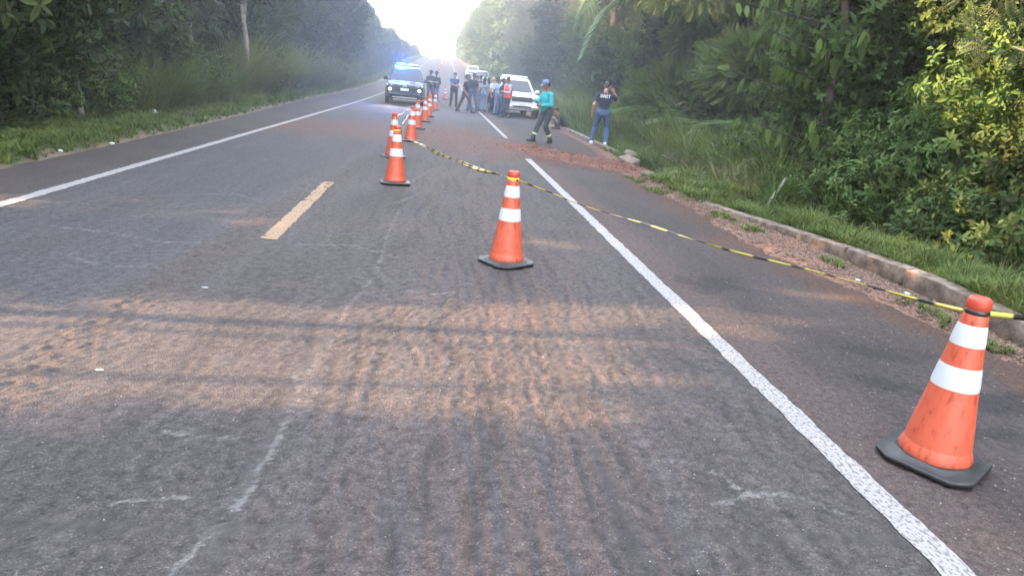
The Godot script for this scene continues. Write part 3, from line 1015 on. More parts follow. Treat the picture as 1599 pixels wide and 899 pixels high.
# ---------------------------------------------------------------- pickups
func rr(z: float, hw: float, y0: float, y1: float, rb: float, rt: float, tuck := 0.0) -> Array: # rounded section across the car
	var out := []
	for q in [[1, 1, rt, 0], [-1, 1, rt, 1], [-1, -1, rb, 2], [1, -1, rb, 3]]:
		var r: float = q[2]
		var w := hw - (tuck if q[1] > 0 else 0.0)
		for k in 5:
			var a: float = (q[3] + k / 4.0) * PI / 2
			out.append(Vector3(q[0] * (w - r) + cos(a) * r, (y1 - r if q[1] > 0 else y0 + r) + sin(a) * r, z))
	return out

func plan(y: float, z0: float, z1: float, hw: float, r: float) -> Array: # rounded outline seen from above
	var out := []
	for q in [[1, 0], [1, 1], [-1, 2], [-1, 3]]:
		var front: bool = q[1] == 1 or q[1] == 2
		for k in 5:
			var a: float = (q[1] - 1 + k / 4.0) * PI / 2
			out.append(Vector3(q[0] * (hw - r) + cos(a) * r, y, (z1 - r if front else z0 + r) + sin(a) * r))
	out.reverse()
	return out

func pickup(label: String, look: Dictionary, at: Vector3, turn: float) -> Node3D: # front towards +z
	var t := thing("pickup_truck", label, "pickup truck", at, turn)
	var paint: Material = look.paint
	var b := MB.new()
	var rings := []
	for q in [[-2.62, 0.82, 0.52, 1.04, 0.1, 0.08], [-2.5, 0.9, 0.46, 1.09, 0.12, 0.08], [-1.02, 0.92, 0.4, 1.1, 0.14, 0.07], [-0.98, 0.92, 0.4, 1.1, 0.14, 0.07], [0.95, 0.92, 0.38, 1.08, 0.14, 0.08], [1.3, 0.925, 0.38, 1.1, 0.14, 0.12], [1.9, 0.92, 0.37, 1.07, 0.14, 0.13], [2.3, 0.9, 0.36, 1.02, 0.14, 0.13], [2.5, 0.85, 0.37, 0.97, 0.12, 0.12], [2.6, 0.76, 0.42, 0.9, 0.1, 0.1]]:
		rings.append(rr(q[0], q[1], q[2], q[3], q[4], q[5]))
	b.loft(rings)
	var body := obj("body", b, paint, t)
	b = MB.new()
	var cab := [plan(1.05, -0.98, 1.22, 0.87, 0.12), plan(1.12, -0.97, 1.12, 0.865, 0.12), plan(1.7, -0.82, 0.32, 0.7, 0.14), plan(1.77, -0.74, 0.2, 0.64, 0.14), plan(1.8, -0.6, 0.05, 0.5, 0.14)]
	b.loft(cab)
	obj("cab", b, look.get("roof", paint), t)
	# glass: each pane stands a few mm proud of the cab
	var lp := func(y: float) -> float: return (y - 1.12) / 0.58
	var pane := func(pts: Array) -> MB:
		var m := MB.new()
		m.face(pts)
		var back := []
		for q in pts: back.push_front(q - (pts[1] - pts[0]).cross(pts[2] - pts[0]).normalized() * 0.02)
		m.face(back)
		for i in pts.size():
			var j: int = (i + 1) % pts.size()
			m.face([pts[j], pts[i], back[pts.size() - 1 - i], back[pts.size() - 1 - j]])
		return m
	var zf := func(y: float) -> float: return lerpf(1.12, 0.32, lp.call(y)) + 0.012
	obj("windscreen", pane.call([Vector3(-0.74, 1.15, zf.call(1.15)), Vector3(0.74, 1.15, zf.call(1.15)), Vector3(0.6, 1.68, zf.call(1.68)), Vector3(-0.6, 1.68, zf.call(1.68))]), M.car_glass, t)
	var zb := func(y: float) -> float: return lerpf(-0.97, -0.82, lp.call(y)) - 0.012
	obj("rear_window", pane.call([Vector3(0.7, 1.2, zb.call(1.2)), Vector3(-0.7, 1.2, zb.call(1.2)), Vector3(-0.58, 1.64, zb.call(1.64)), Vector3(0.58, 1.64, zb.call(1.64))]), M.car_glass, t)
	for s in [-1.0, 1.0]:
		var xs := func(y: float) -> float: return s * (lerpf(0.865, 0.7, lp.call(y)) + 0.012)
		for w in [[0.92, 0.02, 0.28, 0.02], [-0.06, -0.82, -0.06, -0.72]]:
			var pts := [Vector3(xs.call(1.16), 1.16, w[0]), Vector3(xs.call(1.16), 1.16, w[1]), Vector3(xs.call(1.64), 1.64, w[3]), Vector3(xs.call(1.64), 1.64, w[2])]
			if s < 0: pts.reverse()
			obj("side_window", pane.call(pts), M.car_glass, t)
		# wheel wells, wheels
		for z in [1.62, -1.58]:
			b = MB.new()
			var q := Basis(Vector3.BACK, -PI / 2 * s)
			var wl := MB.new()
			wl.lathe([Vector2(0.0, -0.1), Vector2(0.455, -0.1), Vector2(0.455, 0.1), Vector2(0.44, 0.115), Vector2(0.4, 0.1), Vector2(0.0, 0.06)], 24)
			b.add(wl, Transform3D(q, Vector3(s * 0.84, 0.42, z)))
			obj("wheel_arch", b, M.car_black, t)
			var ty := MB.new()
			ty.lathe([Vector2(0.23, -0.12), Vector2(0.36, -0.12), Vector2(0.385, -0.09), Vector2(0.39, 0.0), Vector2(0.385, 0.09), Vector2(0.36, 0.125), Vector2(0.25, 0.125), Vector2(0.24, 0.1)], 28)
			b = MB.new()
			b.add(ty, Transform3D(q, Vector3(s * 0.85, 0.39, z)))
			var wheel := obj("wheel", b, M.rubber, t)
			b = MB.new()
			var ri := MB.new()
			ri.lathe([Vector2(0.25, 0.1), Vector2(0.24, 0.112), Vector2(0.2, 0.095), Vector2(0.08, 0.085), Vector2(0.07, 0.105), Vector2(0.0, 0.11)], 20)
			for k in 6: ri.box(Vector3(cos(k * TAU / 6) * 0.15, 0.1, sin(k * TAU / 6) * 0.15), Vector3(0.14, 0.02, 0.045), Basis(Vector3.UP, -k * TAU / 6), 0.008)
			b.add(ri, Transform3D(q, Vector3(s * 0.853, 0.39, z)))
			obj("rim", b, M.steel, wheel)
		b = MB.new()
		b.box(Vector3(s * 1.02, 1.2, 0.86), Vector3(0.22, 0.16, 0.11), Basis(Vector3.UP, s * 0.15), 0.04)
		b.box(Vector3(s * 0.89, 1.15, 0.88), Vector3(0.14, 0.05, 0.05), Basis.IDENTITY, 0.015)
		obj("mirror", b, look.mirror, t)
		b = MB.new()
		for z in [0.02, -0.9]: b.box(Vector3(s * 0.927, 1.0, z + 0.12), Vector3(0.02, 0.03, 0.16), Basis.IDENTITY, 0.008)
		obj("door_handle", b, M.car_black, t)
		b = MB.new()
		b.box(Vector3(s * 0.72, 0.9, 2.45), Vector3(0.34, 0.13 if not look.has("split") else 0.09, 0.2), Basis(Vector3.UP, s * 0.45) * Basis(Vector3.BACK, s * 0.12), 0.03)
		obj("headlight", b, look.lamp, t)
		b = MB.new()
		b.lathe([Vector2(0.0, 0.05), Vector2(0.06, 0.045), Vector2(0.085, 0.02), Vector2(0.09, -0.03)], 16)
		var fl := MB.new()
		var fy: float = 0.72 if look.has("split") else 0.56
		fl.add(b, Transform3D(Basis(Vector3.RIGHT, PI / 2), Vector3(s * 0.7, fy, 2.56)))
		obj("fog_light", fl, M.lit_lamp if look.has("lit") else M.dark_lamp, t)
		if look.has("lit"):
			var sp := SpotLight3D.new()
			sp.name = "lamp_light"
			sp.light_color = Color(1.0, 0.9, 0.7)
			sp.light_energy = 1.2
			sp.light_size = 0.08
			sp.spot_angle = 40.0
			sp.spot_range = 40.0
			sp.spot_attenuation = 2.0
			sp.shadow_enabled = true
			t.add_child(sp, true)
			sp.position = Vector3(s * 0.7, fy, 2.68)
			sp.rotation = Vector3(-0.06, PI, 0)
		b = MB.new()
		b.box(Vector3(s * 0.86, 0.86, -2.56), Vector3(0.12, 0.34, 0.12), Basis.IDENTITY, 0.03)
		obj("tail_light", b, M.tail, t)
		if look.has("rails"):
			b = MB.new()
			b.tube([Vector3(s * 0.6, 1.76, 0.12), Vector3(s * 0.6, 1.83, 0.05), Vector3(s * 0.6, 1.84, -0.6), Vector3(s * 0.6, 1.76, -0.68)], [0.018, 0.018, 0.018, 0.018], 6)
			obj("roof_rail", b, M.steel, t)
	# nose
	b = MB.new()
	b.box(Vector3(0, 0.83, 2.575), Vector3(1.02, 0.24, 0.1), Basis.IDENTITY, 0.03)
	var gr := obj("grille", b, M.car_black, t)
	for k in 3:
		b = MB.new()
		b.box(Vector3(0, 0.765 + 0.065 * k, 2.628), Vector3(0.96, 0.016, 0.02), Basis.IDENTITY, 0.005)
		obj("grille_bar", b, look.get("bar", M.steel), gr)
	b = MB.new()
	b.box(Vector3(0, 0.5, 2.56), Vector3(1.6, 0.2, 0.2), Basis.IDENTITY, 0.07)
	var bump_ := obj("front_bumper", b, look.bumper, t)
	b = MB.new()
	b.box(Vector3(0, 0.5, 2.655), Vector3(0.9, 0.08, 0.03), Basis.IDENTITY, 0.01)
	obj("air_intake", b, M.car_black, bump_)
	b = MB.new()
	b.box(Vector3(0, 0.36, 2.5), Vector3(1.2, 0.06, 0.2), Basis.IDENTITY, 0.02)
	obj("skid_plate", b, M.steel, t)
	b = MB.new()
	b.box(Vector3(0, look.plate, 2.68), Vector3(0.4, 0.13, 0.016), Basis.IDENTITY, 0.004)
	obj("number_plate", b, M.plate, t)
	b = MB.new()
	b.box(Vector3(0, 0.55, -2.64), Vector3(1.7, 0.18, 0.16), Basis.IDENTITY, 0.05)
	obj("rear_bumper", b, M.steel, t)
	b = MB.new() # open bed
	b.box(Vector3(0, 1.1, -1.78), Vector3(1.5, 0.015, 1.42), Basis.IDENTITY)
	obj("bed_cover", b, M.car_black, t)
	b = MB.new()
	b.box(Vector3(0, 0.4, 0.0), Vector3(1.5, 0.2, 4.9), Basis.IDENTITY, 0.05)
	obj("chassis", b, M.car_black, t)
	# hood lines and wipers
	b = MB.new()
	b.box(Vector3(0.3, 1.135, 1.16), Vector3(0.6, 0.012, 0.02), Basis(Vector3.BACK, 0.03))
	b.box(Vector3(-0.35, 1.135, 1.16), Vector3(0.5, 0.012, 0.02), Basis(Vector3.BACK, 0.03))
	obj("wiper", b, M.car_black, t)
	return t

func build_vehicles() -> void:
	M.car_glass = mat(Color(0.03, 0.036, 0.042), 0.06)
	M.car_glass.metallic_specular = 0.35
	M.car_black = mat(Color(0.018, 0.018, 0.02), 0.5)
	M.steel = mat(Color(0.5, 0.5, 0.52), 0.35, 0.8)
	M.plate = mat(Color(0.62, 0.64, 0.66), 0.5)
	M.tail = mat(Color(0.4, 0.02, 0.02), 0.25)
	M.dark_lamp = mat(Color(0.12, 0.12, 0.13), 0.2)
	M.lamp = mat(Color(0.55, 0.57, 0.6), 0.15)
	M.smoke_lamp = mat(Color(0.14, 0.15, 0.16), 0.15)
	M.lit_lamp = mat(Color(0.9, 0.85, 0.75), 0.3)
	M.lit_lamp.emission_enabled = true
	M.lit_lamp.emission = Color(1.0, 0.93, 0.78)
	M.lit_lamp.emission_energy_multiplier = 1.2
	var white := mat(Color(0.74, 0.75, 0.76), 0.25)
	white.clearcoat_enabled = true
	white.clearcoat = 0.6
	var navy := mat(Color(0.018, 0.028, 0.065), 0.4)
	navy.clearcoat_enabled = true
	navy.clearcoat = 0.15
	navy.metallic_specular = 0.3
	var silver := mat(Color(0.42, 0.45, 0.47), 0.3, 0.3)
	# police pickup with its lights on
	var z := -34.9
	var p := pickup("dark blue police pickup with white roof, lit lamps and flashing blue light bar", {"paint": navy, "roof": navy, "mirror": M.car_black, "lamp": M.lamp, "bumper": navy, "plate": 0.74, "split": true, "lit": true, "bar": M.car_black, "rails": true}, Vector3(-1.86, road_y(z), z - 2.5), 0.02)
	var b := MB.new()
	b.loft([plan(1.772, -0.75, 0.21, 0.645, 0.14), plan(1.79, -0.72, 0.16, 0.62, 0.14), plan(1.815, -0.6, 0.04, 0.5, 0.14)])
	obj("roof_panel", b, white, p)
	b = MB.new()
	b.box(Vector3(0, 1.095, 1.33), Vector3(1.4, 0.03, 0.05), Basis(Vector3.RIGHT, 0.12), 0.01)
	obj("hood_stripe", b, white, p)
	for s in [-1.0, 1.0]:
		b = MB.new()
		b.box(Vector3(s * 0.36, 1.085, 1.9), Vector3(0.26, 0.02, 0.42), Basis(Vector3.RIGHT, 0.07), 0.008)
		obj("hood_marking", b, M.smoke_lamp, p)
	# emblem: three lozenges on the grille
	var em := MB.new()
	for k in 3:
		var a := PI / 2 + k * TAU / 3
		var d := Vector2(cos(a), sin(a))
		var n := Vector2(-d.y, d.x)
		var poly := []
		for q in [Vector2.ZERO, d * 0.06 - n * 0.034, d * 0.12, d * 0.06 + n * 0.034]: poly.append(q)
		em.prism(poly, Vector3.BACK, 0.014, Vector3.RIGHT, Vector3.UP, Vector3(0, 0.93, 2.645))
	obj("emblem", em, M.steel, p)
	b = MB.new()
	b.box(Vector3(0, 1.86, -0.2), Vector3(1.16, 0.05, 0.3), Basis.IDENTITY, 0.015)
	for s in [-1.0, 1.0]: b.box(Vector3(s * 0.4, 1.82, -0.2), Vector3(0.06, 0.06, 0.12), Basis.IDENTITY, 0.01)
	var bar := obj("light_bar", b, M.car_black, p)
	var blue := mat(Color(0.05, 0.25, 0.9), 0.2)
	blue.emission_enabled = true
	blue.emission = Color(0.12, 0.4, 1.0)
	blue.emission_energy_multiplier = 2.2
	b = MB.new()
	b.box(Vector3(-0.33, 1.93, -0.2), Vector3(0.48, 0.1, 0.26), Basis.IDENTITY, 0.03)
	obj("blue_light", b, blue, bar)
	b = MB.new()
	b.box(Vector3(0.3, 1.925, -0.2), Vector3(0.54, 0.085, 0.26), Basis.IDENTITY, 0.03)
	obj("clear_light", b, M.plate, bar)
	var om := OmniLight3D.new()
	om.name = "blue_lamp_light"
	om.light_color = Color(0.12, 0.42, 1.0)
	om.light_energy = 7.0
	om.light_size = 0.15
	om.omni_range = 60.0
	om.omni_attenuation = 2.0
	om.shadow_enabled = true
	p.add_child(om, true)
	om.position = Vector3(-0.33, 2.02, 0.05)
	# white patrol pickup parked on the shoulder
	z = -33.2
	p = pickup("white patrol pickup with roof bar parked on shoulder behind the onlookers", {"paint": white, "mirror": white, "lamp": M.smoke_lamp, "bumper": white, "plate": 0.6, "bar": M.smoke_lamp}, Vector3(3.62, road_y(z), z - 2.5), 0.06)
	b = MB.new()
	b.box(Vector3(0.0, 1.86, -0.25), Vector3(1.3, 0.09, 0.32), Basis.IDENTITY, 0.03)
	for s in [-1.0, 1.0]: b.box(Vector3(s * 0.5, 1.8, -0.25), Vector3(0.05, 0.08, 0.16), Basis.IDENTITY, 0.01)
	obj("light_bar", b, M.plate, p)
	b = MB.new()
	b.prism([Vector2(0.12, 0.0), Vector2(0.62, -0.1), Vector2(0.72, 0.22), Vector2(0.42, 0.3)], Vector3.DOWN, 0.012, Vector3.RIGHT, Vector3.BACK, Vector3(0, 1.094, 1.72))
	obj("hood_marking", b, mat(Color(0.03, 0.1, 0.5), 0.3), p)
	z = -76.0
	pickup("silver pickup parked on shoulder behind the white patrol pickup", {"paint": silver, "mirror": silver, "lamp": M.lamp, "bumper": silver, "plate": 0.6}, Vector3(4.15, road_y(z), z - 2.0), 0.03)
	z = -97.0
	pickup("farthest white pickup parked high on the right shoulder", {"paint": white, "mirror": M.car_black, "lamp": M.lamp, "bumper": M.car_black, "plate": 0.6}, Vector3(4.1, road_y(z), z - 2.0), -0.12)
	for c in get_children():
		if String(c.name).begins_with("pickup_truck_") and c.position.z < -60.0: c.rotation.x = -atan(0.03)

# ---------------------------------------------------------------- people: a body is one surface grown round its bones
class Field:
	var o: Vector3
	var n: Vector3i
	var h: float
	var f := PackedFloat32Array()
	var near := PackedFloat32Array()
	var who := PackedByteArray()
	func _init(lo: Vector3, hi: Vector3, cell: float) -> void:
		h = cell
		o = lo
		n = Vector3i(((hi - lo) / cell).ceil()) + Vector3i.ONE * 2
		f.resize(n.x * n.y * n.z)
		f.fill(1.0)
		near.resize(f.size())
		near.fill(1.0)
		who.resize(f.size())
	func bone(a: Vector3, b: Vector3, ra: float, rb: float, label: int, k := 0.03, flat := Vector3.ONE) -> void:
		# a tapered capsule; flat squeezes distances along an axis (2 = half as thick)
		var m := maxf(ra, rb) + k + h
		var lo := Vector3i(((Vector3(minf(a.x, b.x), minf(a.y, b.y), minf(a.z, b.z)) - Vector3.ONE * m - o) / h).floor()).clamp(Vector3i.ZERO, n - Vector3i.ONE)
		var hi := Vector3i(((Vector3(maxf(a.x, b.x), maxf(a.y, b.y), maxf(a.z, b.z)) + Vector3.ONE * m - o) / h).ceil()).clamp(Vector3i.ZERO, n - Vector3i.ONE)
		var ab := b - a
		var l2 := maxf(ab.length_squared(), 1e-8)
		for z in range(lo.z, hi.z + 1):
			for y in range(lo.y, hi.y + 1):
				var i := (z * n.y + y) * n.x + lo.x
				for x in range(lo.x, hi.x + 1):
					var p := o + Vector3(x, y, z) * h - a
					var t := clampf(p.dot(ab) / l2, 0.0, 1.0)
					var d := ((p - ab * t) * flat).length() - lerpf(ra, rb, t)
					var g := f[i]
					var e := maxf(k - absf(d - g), 0.0) / k
					f[i] = minf(d, g) - e * e * k * 0.25
					if d < near[i]:
						near[i] = d
						who[i] = label
					i += 1
	func net() -> Array: # [vertices, quads (four indices each), labels]
		var at := PackedInt32Array()
		at.resize(f.size())
		at.fill(-1)
		var vs := PackedVector3Array()
		var ls := PackedByteArray()
		var sx := 1
		var sy := n.x
		var sz := n.x * n.y
		var corners := [0, sx, sy, sx + sy, sz, sz + sx, sz + sy, sz + sx + sy]
		var edges := [[0, 1], [2, 3], [4, 5], [6, 7], [0, 2], [1, 3], [4, 6], [5, 7], [0, 4], [1, 5], [2, 6], [3, 7]]
		var off := []
		for k in 8: off.append(Vector3(k & 1, (k >> 1) & 1, k >> 2))
		for z in n.z - 1:
			for y in n.y - 1:
				var i := (z * n.y + y) * n.x
				for x in n.x - 1:
					var s := f[i] < 0.0
					if (f[i + 1] < 0.0) != s or (f[i + sy] < 0.0) != s or (f[i + sz] < 0.0) != s or (f[i + 1 + sy] < 0.0) != s or (f[i + 1 + sz] < 0.0) != s or (f[i + sy + sz] < 0.0) != s or (f[i + 1 + sy + sz] < 0.0) != s:
						var sum := Vector3.ZERO
						var c := 0
						for e in edges:
							var a: float = f[i + corners[e[0]]]
							var b: float = f[i + corners[e[1]]]
							if (a < 0.0) != (b < 0.0):
								sum += (off[e[0]] as Vector3).lerp(off[e[1]], a / (a - b))
								c += 1
						at[i] = vs.size()
						vs.push_back(o + (Vector3(x, y, z) + sum / c) * h)
						var bestd := 9.0
						var lab := 0
						for q in corners:
							if near[i + q] < bestd:
								bestd = near[i + q]
								lab = who[i + q]
						ls.push_back(lab)
					i += 1
		var qs := PackedInt32Array()
		for z in range(1, n.z - 1):
			for y in range(1, n.y - 1):
				var i := (z * n.y + y) * n.x + 1
				for x in range(1, n.x - 1):
					var s := f[i] < 0.0
					if (f[i + 1] < 0.0) != s:
						var q := [at[i - sy - sz], at[i - sz], at[i], at[i - sy]]
						if not s: q.reverse()
						qs.append_array(q)
					if (f[i + sy] < 0.0) != s:
						var q := [at[i - sx - sz], at[i - sx], at[i], at[i - sz]]
						if not s: q.reverse()
						qs.append_array(q)
					if (f[i + sz] < 0.0) != s:
						var q := [at[i - sx - sy], at[i - sy], at[i], at[i - sx]]
						if not s: q.reverse()
						qs.append_array(q)
					i += 1
		return [vs, qs, ls]

func net_mb(net: Array) -> MB:
	var b := MB.new()
	for q in net[0]: b.p(q)
	var qs: PackedInt32Array = net[1]
	for i in range(0, qs.size(), 4): b.quad(qs[i], qs[i + 1], qs[i + 2], qs[i + 3])
	return b

var head_net: MB
var hair_net: MB
var hand_open: MB
var hand_grip: MB

func make_head() -> void: # chin at y 0, crown at y 0.23, face towards +z
	var f := Field.new(Vector3(-0.11, -0.08, -0.13), Vector3(0.11, 0.26, 0.15), 0.0075)
	f.bone(Vector3(0, 0.142, -0.022), Vector3(0, 0.142, 0.012), 0.083, 0.078, 0, 0.02)
	f.bone(Vector3(0, 0.05, 0.035), Vector3(0, 0.11, 0.02), 0.042, 0.062, 0, 0.03)
	f.bone(Vector3(0, 0.02, 0.06), Vector3(0, 0.03, 0.05), 0.022, 0.03, 0, 0.03)
	f.bone(Vector3(0, -0.07, -0.02), Vector3(0, 0.05, -0.01), 0.054, 0.05, 0, 0.03)
	f.bone(Vector3(0, 0.118, 0.088), Vector3(0, 0.082, 0.107), 0.009, 0.014, 0, 0.012)   # nose
	f.bone(Vector3(-0.03, 0.128, 0.082), Vector3(0.03, 0.128, 0.082), 0.011, 0.011, 0, 0.012) # brow
	f.bone(Vector3(-0.018, 0.052, 0.085), Vector3(0.018, 0.052, 0.085), 0.009, 0.009, 0, 0.01)  # lips
	for s in [-1.0, 1.0]:
		f.bone(Vector3(s * 0.079, 0.09, -0.01), Vector3(s * 0.086, 0.125, -0.018), 0.012, 0.016, 0, 0.008) # ears
	head_net = net_mb(f.net())
	var h := Field.new(Vector3(-0.12, 0.0, -0.15), Vector3(0.12, 0.27, 0.12), 0.01)
	h.bone(Vector3(0, 0.155, -0.03), Vector3(0, 0.16, 0.0), 0.09, 0.084, 0, 0.02)
	h.bone(Vector3(0, 0.08, -0.06), Vector3(0, 0.14, -0.03), 0.05, 0.08, 0, 0.02)
	h.bone(Vector3(0, 0.2, 0.05), Vector3(0, 0.21, 0.0), 0.03, 0.045, 0, 0.02)
	hair_net = net_mb(h.net())

func make_hand(curl: float) -> MB: # left hand: wrist at origin, fingers along -y, palm towards +z, thumb towards +x
	var f := Field.new(Vector3(-0.07, -0.23, -0.05), Vector3(0.09, 0.03, 0.12), 0.0065)
	f.bone(Vector3(0, 0.015, 0), Vector3(0, -0.02, 0), 0.026, 0.026, 0, 0.01)
	for k in 4:
		var x := (k - 1.5) * 0.021
		var top := -0.088 + 0.004 * absf(k - 1.5)
		f.bone(Vector3(x * 0.6, -0.02, 0), Vector3(x, top, 0), 0.016, 0.0125, 0, 0.012)
		var L: float = [0.066, 0.078, 0.084, 0.074][k]
		var p := Vector3(x, top, 0)
		var a := curl * 0.5
		for j in 3:
			var e: Vector3 = p + Vector3(x * 0.06, -cos(a), sin(a)) * L * [0.45, 0.32, 0.26][j]
			f.bone(p, e, 0.0098 - 0.0008 * j, 0.0092 - 0.001 * j, 0, 0.004)
			p = e
			a += curl
	f.bone(Vector3(0.018, -0.025, 0.004), Vector3(0.046, -0.058, 0.018), 0.015, 0.0125, 0, 0.01)
	f.bone(Vector3(0.046, -0.058, 0.018), Vector3(0.052, -0.088, 0.03 + 0.01 * curl), 0.0115, 0.0095, 0, 0.006)
	f.bone(Vector3(0.052, -0.088, 0.03 + 0.01 * curl), Vector3(0.05, -0.108, 0.038 + 0.015 * curl), 0.0098, 0.008, 0, 0.004)
	return net_mb(f.net())

func knee(a: Vector3, c: Vector3, l1: float, l2: float, pole: Vector3) -> Vector3: # middle joint of a two-bone limb
	var d := c - a
	var L := minf(d.length(), (l1 + l2) * 0.999)
	var x := (l1 * l1 - l2 * l2 + L * L) / (2.0 * L)
	var n := d.normalized()
	var up := (pole - n * pole.dot(n)).normalized()
	return a + n * x + up * sqrt(maxf(l1 * l1 - x * x, 0.0))

# pose (metres, facing +z, x to the person's left): pelvis, lean, foot_l, foot_r, hand_l, hand_r, look (turn, nod), and what they wear
func person(label: String, at: Vector3, turn: float, q: Dictionary) -> Node3D:
	var t := thing("person", label, "person", at, turn, q.get("group", ""))
	var s: float = q.get("tall", 1.0)
	var wide: float = q.get("wide", 1.0)
	var pel: Vector3 = q.get("pelvis", Vector3(0, 0.93, 0))
	var lean: Vector3 = q.get("lean", Vector3(0, 0, 0.02))
	var spine := (Vector3(0, 1, 0) + lean * 2.0).normalized()
	var twist: float = q.get("twist", 0.0)
	var across := Vector3(cos(twist), 0, -sin(twist))
	var chest := pel + spine * 0.32
	var neck := pel + spine * 0.53
	var sh := {}
	var el := {}
	var ha := {}
	var hip := {}
	var kn := {}
	var an := {}
	var foot_dir := {}
	for k in [1, -1]:
		var side := "l" if k == 1 else "r"
		sh[k] = neck - spine * 0.075 + across * (0.185 * k * wide)
		ha[k] = q.get("hand_" + side, Vector3(0.27 * k, 0.80, 0.05))
		var reach: Vector3 = ha[k] - sh[k]
		if reach.length() > 0.535: ha[k] = sh[k] + reach.normalized() * 0.535
		el[k] = knee(sh[k], ha[k], 0.29, 0.255, q.get("elbow_" + side, Vector3(0.35 * k, -0.5, -1.0)))
		hip[k] = pel + across * (0.095 * k)
		an[k] = q.get("foot_" + side, Vector3(0.12 * k, 0.09, 0.0))
		kn[k] = knee(hip[k], an[k], 0.43, 0.42, q.get("knee_" + side, Vector3(0.12 * k, 0, 1)))
		foot_dir[k] = (q.get("toe_" + side, Vector3(0.2 * k, 0, 1)) as Vector3).normalized()
	var pts := [pel, neck + spine * 0.1, chest]
	for k in [1, -1]: pts.append_array([sh[k], el[k], ha[k], kn[k], an[k], an[k] + foot_dir[k] * 0.2 - Vector3(0, 0.09, 0)])
	var lo: Vector3 = pts[0]
	var hi: Vector3 = pts[0]
	for p in pts:
		lo = Vector3(minf(lo.x, p.x), minf(lo.y, p.y), minf(lo.z, p.z))
		hi = Vector3(maxf(hi.x, p.x), maxf(hi.y, p.y), maxf(hi.z, p.z))
	var cell: float = q.get("cell", 0.026)
	var f := Field.new(lo - Vector3.ONE * 0.22, hi + Vector3.ONE * 0.22, cell)
	var TOP := 1
	var LEG := 2
	var SHOE := 3
	var belly: float = q.get("belly", 0.0)
	f.bone(pel - across * 0.07, pel + across * 0.07, 0.12 * wide, 0.12 * wide, LEG, 0.05)
	f.bone(pel + spine * 0.1 + Vector3(0, 0, belly), chest, 0.125 * wide + belly * 0.4, 0.135 * wide, TOP, 0.06)
	f.bone(chest - across * 0.06, chest + across * 0.06, 0.115 * wide, 0.115 * wide, TOP, 0.05)
	f.bone(neck - spine * 0.09 - across * 0.13 * wide, neck - spine * 0.09 + across * 0.13 * wide, 0.07, 0.07, TOP, 0.05)
	f.bone(neck - spine * 0.03, neck + spine * 0.1, 0.056, 0.05, 0, 0.03)
	for k in [1, -1]:
		var sleeve: float = q.get("sleeve", 0.6)
		var e1: Vector3 = sh[k].lerp(el[k], minf(sleeve, 1.0))
		f.bone(sh[k], e1, 0.06, lerpf(0.06, 0.046, minf(sleeve, 1.0)), TOP, 0.03)
		if sleeve < 1.0: f.bone(e1, el[k], lerpf(0.056, 0.044, sleeve), 0.042, 0, 0.02)
		f.bone(el[k], ha[k], 0.043, 0.029, TOP if sleeve >= 1.0 else 0, 0.02)
		var cut: float = q.get("shorts", 1.0)
		f.bone(hip[k], kn[k], 0.092 * wide, 0.06, LEG, 0.035)
		if cut < 1.0: f.bone(kn[k], an[k], 0.058, 0.04, 0, 0.02)
		else: f.bone(kn[k], an[k] + Vector3(0, 0.01, 0), 0.064, 0.05, LEG, 0.02)
		var heel: Vector3 = an[k] - Vector3(0, 0.045, 0) - foot_dir[k] * 0.045
		f.bone(heel, an[k] - Vector3(0, 0.05, 0) + foot_dir[k] * 0.15, 0.045, 0.036, SHOE, 0.025)
		f.bone(an[k], heel, 0.044, 0.04, SHOE, 0.02)
	if q.has("skirt"):
		f.bone(pel, pel - Vector3(0, q.skirt * 0.5, 0), 0.15, 0.19, LEG, 0.05)
		f.bone(pel - Vector3(0, q.skirt * 0.5, 0), pel - Vector3(0, q.skirt, 0), 0.19, 0.2, LEG, 0.05)
	var net := f.net()
	var body := net_mb(net)
	var vs: PackedVector3Array = net[0]
	var qs: PackedInt32Array = net[1]
	var ls: PackedByteArray = net[2]
	# clothes: shells over the body, a little looser, with a few folds
	var nrm := PackedVector3Array()
	nrm.resize(vs.size())
	for i in range(0, qs.size(), 4):
		var w := (vs[qs[i + 2]] - vs[qs[i]]).cross(vs[qs[i + 3]] - vs[qs[i + 1]])
		for k in 4: nrm[qs[i + k]] += w
	for i in nrm.size(): nrm[i] = nrm[i].normalized()
	var wear := [["", null, 0.0], ["shirt", q.top, 0.014], ["trousers", q.legs, 0.013], ["shoes", q.get("shoes", M.shoe_dark), 0.007]]
	if q.has("skirt"): wear[2][0] = "skirt"
	for l in [1, 2, 3]:
		var b := MB.new()
		var of := {}
		for i in range(0, qs.size(), 4):
			var c := 0
			for k in 4: c += 1 if ls[qs[i + k]] == l else 0
			if c < 2: continue
			var w := []
			for k in 4:
				var v := qs[i + k]
				if not of.has(v):
					var p := vs[v]
					var fold := 0.007 * grain_noise.get_noise_3d(p.x * 9.0 + l * 30.0, p.y * 14.0, p.z * 9.0)
					var away := nrm[v] * (float(wear[l][2]) + fold)
					var pp := p + away
					if l == 3: pp.y = maxf(pp.y, 0.004)
					of[v] = b.p(pp)
				w.append(of[v])
			b.quad(w[0], w[1], w[2], w[3])
		if b.v.size(): obj(wear[l][0], b, wear[l][1], t)
	# head and hands join the body's surface
	var look: Vector2 = q.get("look", Vector2.ZERO)
	var hb := Basis(Vector3.UP, look.x) * Basis(Vector3.RIGHT, look.y)
	var ht := Transform3D(hb, neck + spine * 0.07 + Vector3(0, 0.0, 0.012))
	body.add(head_net, ht)
